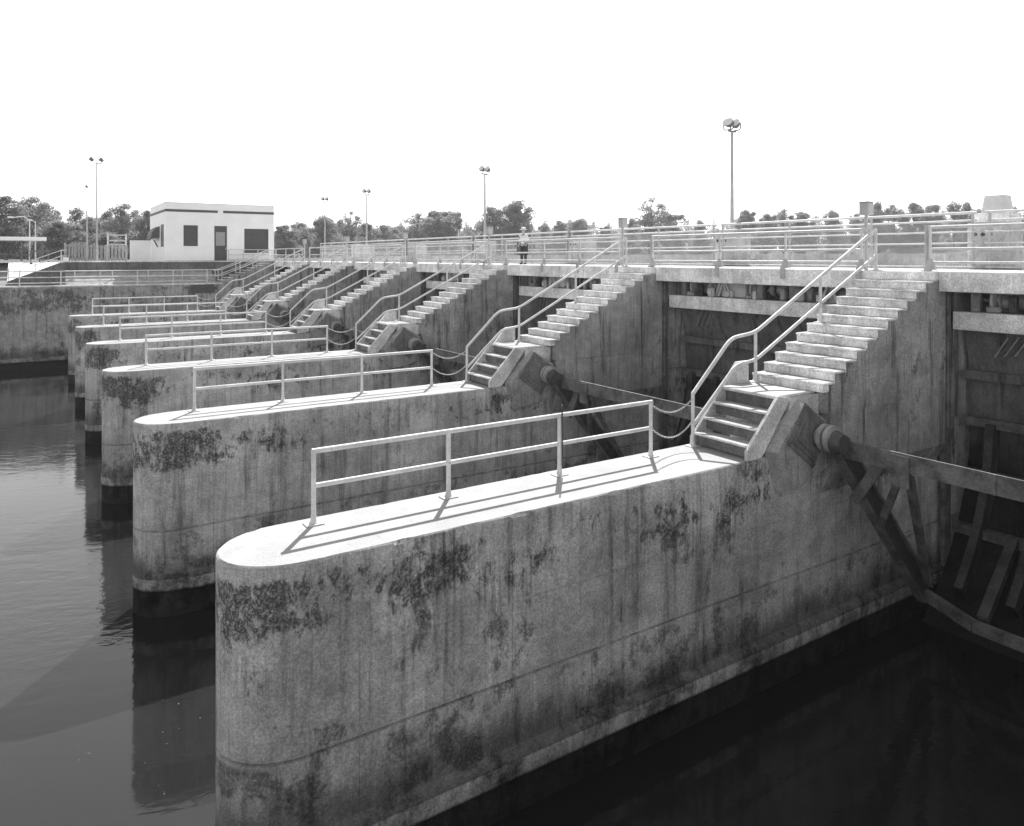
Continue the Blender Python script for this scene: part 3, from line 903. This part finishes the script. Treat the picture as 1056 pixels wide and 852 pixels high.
# raised ground behind a low dark wall, and its sloping wing
t = thing('low_wall', 'low dark retaining wall below the white building', 'retaining wall', (8, 69, ZA))
bm = bmesh.new(); box(bm, 2.2, 18.2, 69, 69.3, ZA, 3.5); obj('wall', bm, M['lowwall'], t)
obj('coping', bx(2.15, 18.25, 68.95, 69.35, 3.502, 3.6, bev=.02), M['step'], t)
t = thing('wing_wall', 'sloping concrete wing wall descending at the left of the low dark wall', 'wall', (.7, 67.5, ZA))
for y in (67.2, 68.6):
    bm = bmesh.new(); prism_xz(bm, [(-1.6, ZA), (2.18, ZA), (2.18, 3.5), (1.9, 3.5), (-1.6, 2.05)], y, y + .25); obj('sloping_wall', bm, M['lowwall'], t)
bm = bmesh.new()
for i in range(8):
    x = -1.6 + i * .46; box(bm, x, 2.18, 67.46, 68.59, ZA + .002 + i * .21, ZA + (i + 1) * .21)
obj('steps', bm, M['paving'], t)
h = thing('stair_handrail', 'pair of sloping rails over the wing wall at far left', 'handrail', (0, 67.3, ZA), 'handrails of the abutment stair')
for dz in (.95, .5):
    obj('rail', tb([(-1.6, 67.32, 2.05 + dz), (1.9, 67.32, 3.5 + dz), (2.3, 67.32, 3.5 + dz)], .03, 8), M['rail'], h, 40)
for f in (0, .5, 1): obj('post', tb([(-1.5 + 3.4 * f, 67.32, 2.05 + 1.42 * f), (-1.5 + 3.4 * f, 67.32, 3.0 + 1.45 * f)], .035, 8), M['rail'], h, 40)

BX0, BX1, BY0, BY1, BZ0, BZ1 = 9.8, 19.2, 70.4, 80.4, 3.5, 8.72
def house():
    t = thing('control_house', 'white flat-roofed control house with dark window, door and stripe', 'building', ((BX0 + BX1) / 2, (BY0 + BY1) / 2, BZ0))
    # front wall pieced round its openings
    bm = bmesh.new()
    opens = [(11.26, 12.46, 4.9, 6.76), (13.85, 14.95, 3.6, 6.75), (16.47, 18.67, 4.3, 6.55)]
    x = BX0
    for a, b, z0, z1 in opens:
        box(bm, x, a, BY0, BY0 + .25, BZ0, BZ1)
        if z0 > BZ0: box(bm, a, b, BY0, BY0 + .25, BZ0, z0)
        box(bm, a, b, BY0, BY0 + .25, z1, BZ1); x = b
    box(bm, x, BX1, BY0, BY0 + .25, BZ0, BZ1)
    box(bm, BX0, BX0 + .25, BY0 + .25, BY1, BZ0, BZ1); box(bm, BX1 - .25, BX1, BY0 + .25, BY1, BZ0, BZ1); box(bm, BX0 + .25, BX1 - .25, BY1 - .25, BY1, BZ0, BZ1)
    bmesh.ops.remove_doubles(bm, verts=bm.verts, dist=.0005)
    obj('wall', bm, M['white'], t)
    obj('roof', bx(BX0 + .25, BX1 - .25, BY0 + .25, BY1 - .25, 8.2, 8.35), M['roofing'], t)
    obj('coping', bx(BX0 - .04, BX1 + .04, BY0 - .04, BY1 + .04, BZ1 + .001, BZ1 + .07, bev=.01), M['white'], t)
    obj('stripe', bx(BX0 - .02, 14.15, BY0 - .025, BY0 - .003, 7.93, 8.15), M['trim'], t)
    obj('stripe', bx(14.62, BX1, BY0 - .025, BY0 - .003, 7.93, 8.15), M['trim'], t)
    obj('stripe', bx(BX0 - .025, BX0 - .003, BY0 - .02, BY1, 7.93, 8.15), M['trim'], t)
    for (a, b, z0, z1) in (opens[0], opens[2]):
        w = obj('window', bx(a, b, BY0 + .08, BY0 + .12, z0, z1), M['shutter'], t)
        bm = bmesh.new(); d = .06
        box(bm, a, a + d, BY0 + .02, BY0 + .078, z0, z1); box(bm, b - d, b, BY0 + .02, BY0 + .078, z0, z1)
        box(bm, a + d, b - d, BY0 + .02, BY0 + .078, z0, z0 + d); box(bm, a + d, b - d, BY0 + .02, BY0 + .078, z1 - d, z1)
        obj('frame', bm, M['trim'], w)
        obj('sill', bx(a - .08, b + .08, BY0 - .08, BY0 - .004, z0 - .09, z0 - .01), M['white'], w)
    a, b, z0, z1 = opens[1]
    dr = obj('door', bx(a, b, BY0 + .08, BY0 + .13, z0, z1), M['shutter'], t)
    obj('upper_panel', bx(a + .14, b - .16, BY0 + .055, BY0 + .078, 4.95, 6.2), M['door_panel'], dr)
    obj('handle', bx(b - .12, b - .08, BY0 + .02, BY0 + .075, 4.6, 4.8), M['rail'], dr)
    # side window with its awning
    w = obj('window', bx(BX0 - .03, BX0 - .004, BY0 + 1.0, BY0 + 2.6, 4.85, 6.85), M['shutter'], t)
    bm = bmesh.new(); prism_xz(bm, [(BX0 - .005, 6.75), (BX0 - .32, 6.6), (BX0 - .65, 6.2), (BX0 - .78, 5.55), (BX0 - .7, 5.55), (BX0 - .005, 5.7)], BY0 + 3.4, BY0 + 6.4)
    obj('awning', bm, M['trim'], t)
    obj('awning_pole', tb([(BX0 - .5, BY0 + 3.6, 5.55), (BX0 - .15, BY0 + 3.6, 4.85)], .06, 6), M['trim'], t)
    obj('plinth', bx(BX0 - .05, BX1 + .05, BY0 - .05, BY0 - .003, BZ0, BZ0 + .12), M['lowwall'], t)
    return t
house()
rail_run('short pipe railing in front of the control house', 69.6, 3.52, [14.9 + 1.3 * i for i in range(4)], 'railings on the far abutment')

# things left of the house
t = thing('block_wall', 'plain pale block wall joining the left side of the white building', 'wall', (8, 79, 3.5))
obj('wall', bx(7.9, BX0 - .1, 79, 79.3, 3.5, 5.55), M['white'], t); obj('coping', bx(7.85, BX0 - .1, 78.95, 79.35, 5.552, 5.65), M['trim'], t)

def slat_fence(label, x0, x1, y, z0, z1, w, gap, group):
    t = thing('slat_fence', label, 'fence', ((x0 + x1) / 2, y, z0), group)
    bm = bmesh.new(); x = x0
    while x < x1: box(bm, x, x + w, y, y + .03, z0 + .05, z1); x += w + gap
    obj('slats', bm, M['slat'], t)
    for z in (z0 + .25, z1 - .2): obj('rail', bx(x0, x1, y + .035, y + .09, z, z + .07), M['post'], t)
    for k in range(4):
        x = x0 + (x1 - x0) * k / 3; obj('post', bx(x - .06, x + .06, y + .095, y + .2, z0, z1 + .1), M['post'], t)
slat_fence('pale slatted fence just left of the tall floodlight pole', 2.6, 5.0, 81, 3.5, 5.15, .16, .1, 'slatted fences beyond the abutment')
slat_fence('pale slatted fence between the tall pole and the block wall', 5.4, 8.0, 84, 3.5, 5.1, .2, .12, 'slatted fences beyond the abutment')
t = thing('timber_frame', 'tall open timber frame standing behind the slatted fence', 'frame', (7.6, 88, 3.5))
for x in (6.7, 8.4): obj('post', bx(x - .08, x + .08, 88, 88.16, 3.5, 6.4), M['pale_metal'], t)
for z in (6.2, 5.6, 5.2): obj('crossbar', bx(6.62, 8.48, 87.95, 87.998, z, z + .12), M['post'], t)

flood('tall floodlight pole with two lamp heads beside the slatted fence', 4.53, 70.2, 3.5, 11.75, 2, 'floodlight poles beyond the abutment', -60)
flood('slimmer one-lamp pole just left of the tall pole by the slatted fence', 4.4, 81, 3.5, 10.4, 1, 'floodlight poles beyond the abutment', 150)

def street(label, u, depth, top, armlen):
    x, y = bearing(u, depth)
    t = thing('street_lamp', label, 'street lamp', (x, y, 3.4), 'street lamps among the left trees')
    obj('pole', tb([(x, y, 3.4), (x, y, top)], .09, 8, .06), M['pale_metal'], t, 40)
    obj('arm', tb(arc_path([(x, y, top - .2), (x - .5, y - .3, top + .25), (x - armlen, y - armlen * .5, top + .1)], .3), .05, 6), M['pale_metal'], t, 40)
    bm = bmesh.new(); box(bm, x - armlen - .6, x - armlen + .05, y - armlen * .5 - .3, y - armlen * .5, top, top + .2, bev=.05); obj('lamp_head', bm, M['pale_metal'], t)
street('pale street lamp with long arm in front of the left trees', 30.5, 88, 8.5, 1.6)
street('pale street lamp with short arm just right of the long-armed one', 36.5, 98, 8.7, .4)

t = thing('picnic_shelter', 'open shelter with a flat white roof at the far left', 'shelter', (-.8, 99, 3.5))
obj('roof', bx(-7, 1.35, 97, 101, 5.75, 6.15, bev=.03), M['white'], t)
for x in (-6, -3.5, -1, 1.0):
    for y in (97.4, 100.6): obj('post', bx(x - .08, x + .08, y - .08, y + .08, 3.45, 5.75), M['wood'], t)
obj('table', bx(-4, 0, 98.4, 99.4, 4.15, 4.25), M['wood'], t)
t = thing('long_bench', 'dark table on legs standing on the grass at far left', 'table', (.3, 76, 3.5))
obj('top', bx(-.2, 1.35, 76, 76.6, 4.35, 4.5), M['wood'], t)
for x in (-.1, .55, 1.2): obj('leg', bx(x - .06, x + .06, 76.1, 76.5, 3.5, 4.348), M['wood'], t)
t = thing('white_crate', 'small white box on the grass right of the dark table', 'box', (2.5, 77, 3.5))
obj('body', bx(2.3, 2.75, 77, 77.4, 3.5, 3.85, bev=.02), M['white'], t)
obj('lid', bx(2.28, 2.77, 76.98, 77.42, 3.852, 3.9), M['white'], t)

# near abutment under the photographer's feet, mirrored in plan
t = thing('abutment_wall', 'concrete abutment at the near end of the dam, below the viewpoint', 'retaining wall', (8, .5, ZW))
bm = bmesh.new(); box(bm, -30, 17.9, -6, .9, -7, ZA - .1); obj('wall', bm, M['abut'], t)
bm = bmesh.new(); box(bm, 17.9, 23.9, -2, BN - .01, -7, ZD - .01); obj('gate_tower', bm, M['wall'], t)

# ---------------------------------------------------------------- ground and water
def sheet(name, pts_z, mat, kind='structure'):
    bm = bmesh.new()
    for quad in pts_z:
        bm.faces.new([bm.verts.new(p) for p in quad])
    bmesh.ops.remove_doubles(bm, verts=bm.verts, dist=.001)
    o = obj(name, bm, mat); o['kind'] = kind; return o
bm = bmesh.new(); bmesh.ops.create_grid(bm, x_segments=4, y_segments=4, size=1)
sheet('river_water', [[(-140, -160, ZW), (19.9, -160, ZW), (19.9, YA + .5, ZW), (-140, YA + .5, ZW)]], M['water'])
ZL = 2.3
sheet('lake_water', [[(23.6, -200, ZL), (210, -200, ZL), (210, 260, ZL), (23.6, 260, ZL)]], M['lake'])
G = 3.48
FARD = 4000
sheet('ground', [
    [(-FARD, 69.3, G), (23.5, 69.3, G), (23.5, 262, G), (-FARD, 262, G)],
    [(-FARD, 262, G), (23.5, 262, G), (23.5, FARD, G), (-FARD, FARD, G)],
    [(23.5, 262, G), (212, 262, G), (212, FARD, G), (23.5, FARD, G)],
    [(212, -FARD, G), (FARD, -FARD, G), (FARD, 262, G), (212, 262, G)],
    [(212, 262, G), (FARD, 262, G), (FARD, FARD, G), (212, FARD, G)],
    [(-FARD, -FARD, G - 3), (-140, -FARD, G - 3), (-140, 69.3, G - 3), (-FARD, 69.3, G - 3)],
    [(-140, 69.3, G - 3), (-FARD, 69.3, G - 3), (-FARD, 69.3, G), (-140, 69.3, G)],
    [(212, -200, G), (212, 262, G), (206, 262, ZL - 1), (206, -200, ZL - 1)],
    [(23.5, 69.3, G), (23.5, 262, G), (28, 262, ZL - 1), (28, 69.3, ZL - 1)],
    [(23.5, 262, G), (212, 262, G), (212, 256, ZL - 1), (23.5, 256, ZL - 1)],
], M['ground'])
sheet('terrace', [[(-60, YA + 1.2, ZA - .004), (18.2, YA + 1.2, ZA - .004), (18.2, 69.0, ZA - .004), (-60, 69.0, ZA - .004)],], M['paving'])
sheet('grass_bank', [[(-60, 67.4, ZA + .004), (-1.6, 67.4, ZA + .004), (-1.6, 71.5, G + .02), (-60, 71.5, G + .02)]], M['paving'])
sheet('grass_bank', [[(2.2, 67.0, ZA + .004), (13.3, 67.0, ZA + .004), (13.3, 68.99, 2.7), (2.2, 68.99, 2.7)]], M['bank'])
sheet('yard', [[(2.2, 69.32, G + .01), (23.4, 69.32, G + .01), (23.4, 90, G + .01), (2.2, 90, G + .01)]], M['paving'])
bm = bmesh.new(); rng = random.Random(21)
for _ in range(60):
    if rng.random() < .6: x, y = rng.uniform(.4, 4.8), rng.uniform(11.2, 15.5)
    else: x, y = rng.uniform(-2.5, 2), rng.uniform(8, 40)
    r = rng.uniform(.004, .011); a0 = rng.uniform(0, 6)
    vs = [bm.verts.new((x + r * rng.uniform(.6, 1.4) * math.cos(a0 + k * 1.26), y + r * rng.uniform(.6, 1.4) * math.sin(a0 + k * 1.26), ZW + .012)) for k in range(5)]
    bm.faces.new(vs)
o = obj('floating_flecks', bm, M['lamp']); o['kind'] = 'stuff'; o['label'] = 'tiny pale flecks floating on the dark water'; o['category'] = 'debris'
# levee on the far shore
bm = bmesh.new()
prof = [(0, G), (9, 7.2), (14, 7.3), (26, G)]
for i in range(24):
    pass
pts = [bearing(200 + 40 * i, 300) for i in range(40)]
# straight levee line parallel to the dam
bm = bmesh.new()
LX = 240
for a, b in zip(prof, prof[1:]):
    bm.faces.new([bm.verts.new(p) for p in ((LX + a[0], -400, a[1]), (LX + a[0], 900, a[1]), (LX + b[0], 900, b[1]), (LX + b[0], -400, b[1]))])
bmesh.ops.remove_doubles(bm, verts=bm.verts, dist=.01)
o = obj('levee', bm, M['ground']); o['kind'] = 'structure'

# ---------------------------------------------------------------- trees
def leafy(bm, c, rx, rz, n, size, rng):
    for _ in range(n):
        while True:
            d = Vector((rng.uniform(-1, 1), rng.uniform(-1, 1), rng.uniform(-1, 1)))
            if .1 < d.length < 1: break
        d *= (.8 + .6 * abs(rng.gauss(0, 1)))
        p = Vector((c[0] + d.x * rx, c[1] + d.y * rx, c[2] + min(d.z, 1.25) * rz))
        s = size * rng.uniform(.6, 1.4)
        a = Vector((rng.gauss(0, 1), rng.gauss(0, 1), rng.gauss(0, 1))).normalized()
        b = a.orthogonal().normalized(); b.rotate(Matrix.Rotation(rng.uniform(0, 6.28), 3, a))
        e = a.cross(b)
        vs = [bm.verts.new(p + b * s * u + e * s * .7 * v) for u, v in ((-1, 0), (-.1, -1), (1, .1), (.1, 1))]
        bm.faces.new(vs)

def tree_proto(kind, seed):
    """unit tree: height 1 (scaled later), root at origin; returns (trunk mesh, crown mesh)"""
    rng = random.Random(seed)
    tr = bmesh.new(); cr = bmesh.new(); cr.faces.layers.int.new('raw')
    Hh = 10.
    lobes = []
    if kind == 'broad':
        tube(tr, [(0, 0, 0), (.1, .05, 2), (.0, .1, 4), (.1, 0, 6.5)], .32, 8, .08)
        for i in range(64):
            a = rng.uniform(0, 6.28); r = rng.uniform(.3, 3.5); z = rng.uniform(1.4, 9.2)
            r *= math.sqrt(max(.12, 1 - ((z - 5.4) / 4.6) ** 2))
            lobes.append((r * math.cos(a), r * math.sin(a), z, rng.uniform(.4, 1.1)))
        ls, nl = .12, 330
    elif kind == 'pine':
        tube(tr, [(0, 0, 0), (.05, .1, 4), (.1, 0, 8.6)], .2, 8, .06)
        for i in range(30):
            a = rng.uniform(0, 6.28); z = rng.uniform(4.8, 9.5); r = rng.uniform(.1, 1.9) * (1.15 - (z - 5.6) / 6)
            lobes.append((r * math.cos(a), r * math.sin(a), z, rng.uniform(.5, .95)))
        ls, nl = .10, 170
    elif kind == 'dome':
        tube(tr, [(0, 0, 0), (.0, .1, 3), (.05, 0, 5.5)], .36, 8, .12)
        for i in range(72):
            a = rng.uniform(0, 6.28); z = rng.uniform(1.0, 9.3); r = rng.uniform(.2, 4.4) * math.sqrt(max(.1, 1 - ((z - 3.6) / 6.0) ** 2))
            lobes.append((r * math.cos(a), r * math.sin(a), z, rng.uniform(.45, 1.15)))
        ls, nl = .12, 330
    else:                                    # airy, seen against the sky
        tube(tr, [(0, 0, 0), (.1, 0, 3), (-.1, .1, 6), (.1, 0, 9)], .22, 8, .05)
        for i in range(46):
            a = rng.uniform(0, 6.28); z = rng.uniform(2.2, 9.6); r = rng.uniform(.2, 2.8) * math.sqrt(max(.12, 1 - ((z - 5.8) / 4.3) ** 2))
            lobes.append((r * math.cos(a), r * math.sin(a), z, rng.uniform(.45, .9)))
        ls, nl = .10, 200
    for x, y, z, r in lobes:
        z0 = max(1., z - 1.6 - .5 * math.hypot(x, y))
        tube(tr, [(0, 0, min(z0, 7)), (x * .5, y * .5, (z0 + z) / 2 - .1), (x, y, z)], .09, 5, .02)
        leafy(cr, (x, y, z), r, r * .75, nl, ls, rng)
    def mk(nm, b, mat):
        me = bpy.data.meshes.new(nm); b.to_mesh(me); b.free(); me.materials.append(mat); return me
    return mk('trunk', tr, M['bark']), mk('crown', cr, {'broad': M['leaf'], 'pine': M['leaf_dark'], 'dome': M['leaf'], 'airy': M['leaf_pale']}[kind])
PROTO = {k: [tree_proto(k, 11 + 7 * i + len(k)) for i in range(2)] for k in ('broad', 'pine', 'dome', 'airy')}
KW = {'broad': 8.0, 'pine': 4.2, 'dome': 10.2, 'airy': 6.2}
WORDS = {'broad': 'bushy rounded tree', 'pine': 'tall pine with a high thin crown', 'dome': 'broad dome-shaped tree', 'airy': 'loose airy tree'}
def tree(u, vtop, wpx, depth, kind, where, group):
    x, y = bearing(u, depth)
    ht = H + (V0 - vtop) / F_PX * depth - G
    w = wpx * (1.5 if group == GF else 1.25) / F_PX * depth
    t = thing('pine_tree' if kind == 'pine' else 'tree', f'{WORDS[kind]} {where}', 'tree', (x, y, G - .05), group)
    pr = PROTO[kind][int(u) % 2]
    rot = (u * 1.7) % 6.28
    for nm, me in zip(('trunk', 'crown'), pr):
        o = bpy.data.objects.new(nm, me); COL.objects.link(o); o.parent = t
        o.scale = (w / KW[kind], w / KW[kind], ht / 9.9); o.rotation_euler = (0, 0, rot)
GL, GF = 'trees at the left beyond the abutment', 'trees on the far shore behind the bridge'
for u, v, w, d, k, wh in [
    (6, 200, 42, 112, 'broad', 'at the far left edge, behind the white-roofed shelter'),
    (30, 204, 44, 118, 'airy', 'behind the long-armed street lamp at far left'),
    (46, 208, 40, 124, 'broad', 'right of the street lamps, its top catching light'),
    (62, 228, 52, 108, 'dome', 'low and dense, between the street lamps and the floodlight poles'),
    (78, 214, 18, 150, 'pine', 'rising alone left of the floodlight poles'),
    (92, 224, 34, 140, 'dome', 'directly behind the slimmer floodlight pole'),
    (112, 217, 30, 146, 'broad', 'just right of the tall pole by the slatted fence'),
    (126, 211, 38, 138, 'airy', 'tallest between the floodlight poles and the white building'),
    (140, 220, 26, 150, 'broad', 'behind the slatted fence, right of the tallest one there'),
    (152, 215, 24, 128, 'broad', 'touching the left edge of the white building'),
    (108, 240, 36, 110, 'dome', 'small and low behind the slatted fence')]:
    tree(u, v, w, d, k, wh, GL)
for u, v, w, d, k, wh in [
    (294, 231, 26, 190, 'broad', 'at the right edge of the white building'),
    (312, 229, 26, 210, 'broad', 'second to the right of the white building'),
    (334, 223, 32, 200, 'dome', 'behind the farthest bridge floodlight pole'),
    (350, 226, 20, 230, 'broad', 'between the two farthest bridge floodlight poles'),
    (361, 217, 22, 215, 'airy', 'just left of the floodlight pole behind the farthest pier'),
    (376, 229, 26, 225, 'broad', 'just right of the floodlight pole behind the farthest pier'),
    (396, 231, 28, 260, 'broad', 'low, left of the wide pair of crowns'),
    (412, 232, 24, 280, 'broad', 'low, touching the wide pair of crowns'),
    (431, 219, 34, 240, 'airy', 'left crown of the wide pair left of the third pole'),
    (446, 216, 34, 250, 'broad', 'middle crown of the wide pair left of the third pole'),
    (463, 216, 36, 245, 'dome', 'right crown of the wide pair left of the third pole'),
    (484, 235, 22, 300, 'broad', 'low, just left of the third floodlight pole'),
    (509, 211, 32, 230, 'broad', 'big, right beside the third floodlight pole'),
    (532, 207, 42, 225, 'dome', 'biggest and roundest, behind the man on the bridge'),
    (563, 229, 16, 300, 'broad', 'small, right of the biggest round tree'),
    (579, 226, 20, 290, 'broad', 'small round, second right of the biggest round tree'),
    (598, 226, 28, 285, 'dome', 'wide and low, third right of the biggest round tree'),
    (626, 232, 18, 310, 'broad', 'very low, left of the switch box on the second pier'),
    (653, 224, 18, 280, 'broad', 'left of the sparse tall tree'),
    (671, 203, 30, 245, 'airy', 'sparse and tall, standing above its neighbours'),
    (693, 217, 26, 270, 'broad', 'round, just right of the sparse tall tree'),
    (722, 227, 16, 320, 'dome', 'small, left of the tallest looking floodlight pole'),
    (768, 215, 24, 265, 'broad', 'just right of the tallest looking floodlight pole'),
    (790, 219, 22, 270, 'broad', 'second right of the tallest looking floodlight pole'),
    (808, 217, 22, 275, 'airy', 'third right of the tallest looking floodlight pole'),
    (829, 216, 26, 265, 'broad', 'fourth right of the tallest looking floodlight pole'),
    (858, 217, 22, 270, 'dome', 'above the slanting handrail of the nearest pier'),
    (884, 219, 18, 285, 'broad', 'just left of the switch box of the nearest pier'),
    (906, 207, 22, 250, 'broad', 'just right of the switch box of the nearest pier'),
    (922, 212, 20, 255, 'airy', 'second right of the switch box of the nearest pier'),
    (942, 207, 26, 250, 'broad', 'left one of the two tallest near the right edge'),
    (963, 209, 26, 250, 'dome', 'right one of the two tallest near the right edge'),
    (984, 208, 16, 260, 'pine', 'thin, left of the tapered cover'),
    (996, 207, 20, 262, 'broad', 'round, left of the tapered cover'),
    (1010, 214, 14, 280, 'broad', 'small, touching the tapered cover'),
    (1046, 212, 24, 262, 'broad', 'right of the tapered cover')]:
    tree(u, v, w, d, k, wh, GF)

# far wood that reads as one band
def wood(name, segs, size, n, mat, hvar):
    rng = random.Random(5); bm = bmesh.new(); bm.faces.layers.int.new('raw')
    for u0, u1, depth, vt in segs:
        m = int(n * (u1 - u0) / 100)
        for _ in range(m):
            u = rng.uniform(u0, u1); d = depth * rng.uniform(.96, 1.06); x, y = bearing(u, d)
            top = H + (V0 - vt) / F_PX * d - G
            top *= .72 + .16 * math.sin(u * .21) * math.sin(u * .083 + 1) + .12 * math.sin(u * .47 + 2) + rng.uniform(-.05, .1)
            z = G + rng.random() ** .8 * top
            leafy(bm, (x, y, z), .9, .7, 5, size, rng)
    o = obj(name, bm, mat); o['kind'] = 'stuff'; o['label'] = 'low continuous band of far wood under the tree crowns'; o['category'] = 'woodland'
    return o
wood('far_woodland', [(-60, 160, 165, 231), (280, 480, 300, 230), (480, 1120, 330, 223)], .34, 4600, M['leaf_far'], .3)

# ---------------------------------------------------------------- hazy air
m = bpy.data.materials.new('hazy_air'); m.use_nodes = True; nt = m.node_tree
nt.nodes.remove(nt.nodes['Principled BSDF'])
pv = nt.nodes.new('ShaderNodeVolumePrincipled'); pv.inputs['Color'].default_value = (.9, .9, .9, 1)
pv.inputs['Density'].default_value = .0003; pv.inputs['Anisotropy'].default_value = .3
nt.links.new(pv.outputs[0], nt.nodes['Material Output'].inputs['Volume'])
hz = obj('haze', bx(-FARD - 50, FARD + 50, -FARD - 50, FARD + 50, -8.5, 40), m); hz['kind'] = 'stuff'

# ---------------------------------------------------------------- light, sky, camera
sdir = Vector((.66, .82, 1.067)).normalized()
elev = math.asin(sdir.z); azr = math.atan2(sdir.x, sdir.y)
W = bpy.data.worlds.new('World'); SC.world = W; W.use_nodes = True
nt = W.node_tree; bg = nt.nodes['Background']
sky = nt.nodes.new('ShaderNodeTexSky'); sky.sky_type = 'NISHITA'; sky.sun_disc = False
sky.sun_elevation = elev; sky.sun_rotation = azr; sky.air_density = 1.0; sky.dust_density = .3; sky.ozone_density = 1.0
bw = nt.nodes.new('ShaderNodeRGBToBW')                 # black-and-white film
nt.links.new(sky.outputs[0], bw.inputs[0]); nt.links.new(bw.outputs[0], bg.inputs[0])
bg.inputs[1].default_value = .15
sd = bpy.data.lights.new('sun', 'SUN'); sd.energy = 4.0; sd.angle = rad(.53); sd.color = (1, 1, 1)
so = bpy.data.objects.new('sun', sd); COL.objects.link(so)
so.rotation_euler = (-sdir).to_track_quat('-Z', 'Y').to_euler()

cam = bpy.data.cameras.new('camera'); co = bpy.data.objects.new('camera', cam); COL.objects.link(co)
cam.sensor_width = 36; cam.sensor_fit = 'HORIZONTAL'
cam.lens = F_PX / 1056 * 36
cam.shift_x = (528 - CX) / 1056; cam.shift_y = (V0 - 426) / 1056
co.location = (0, 0, H); co.rotation_euler = (math.pi / 2, 0, -T)
cam.clip_start = .05; cam.clip_end = 9000
SC.camera = co

SC.view_settings.view_transform = 'Standard'; SC.view_settings.look = 'None'
SC.view_settings.exposure = 1.2; SC.view_settings.gamma = 1; SC.view_settings.use_curve_mapping = False
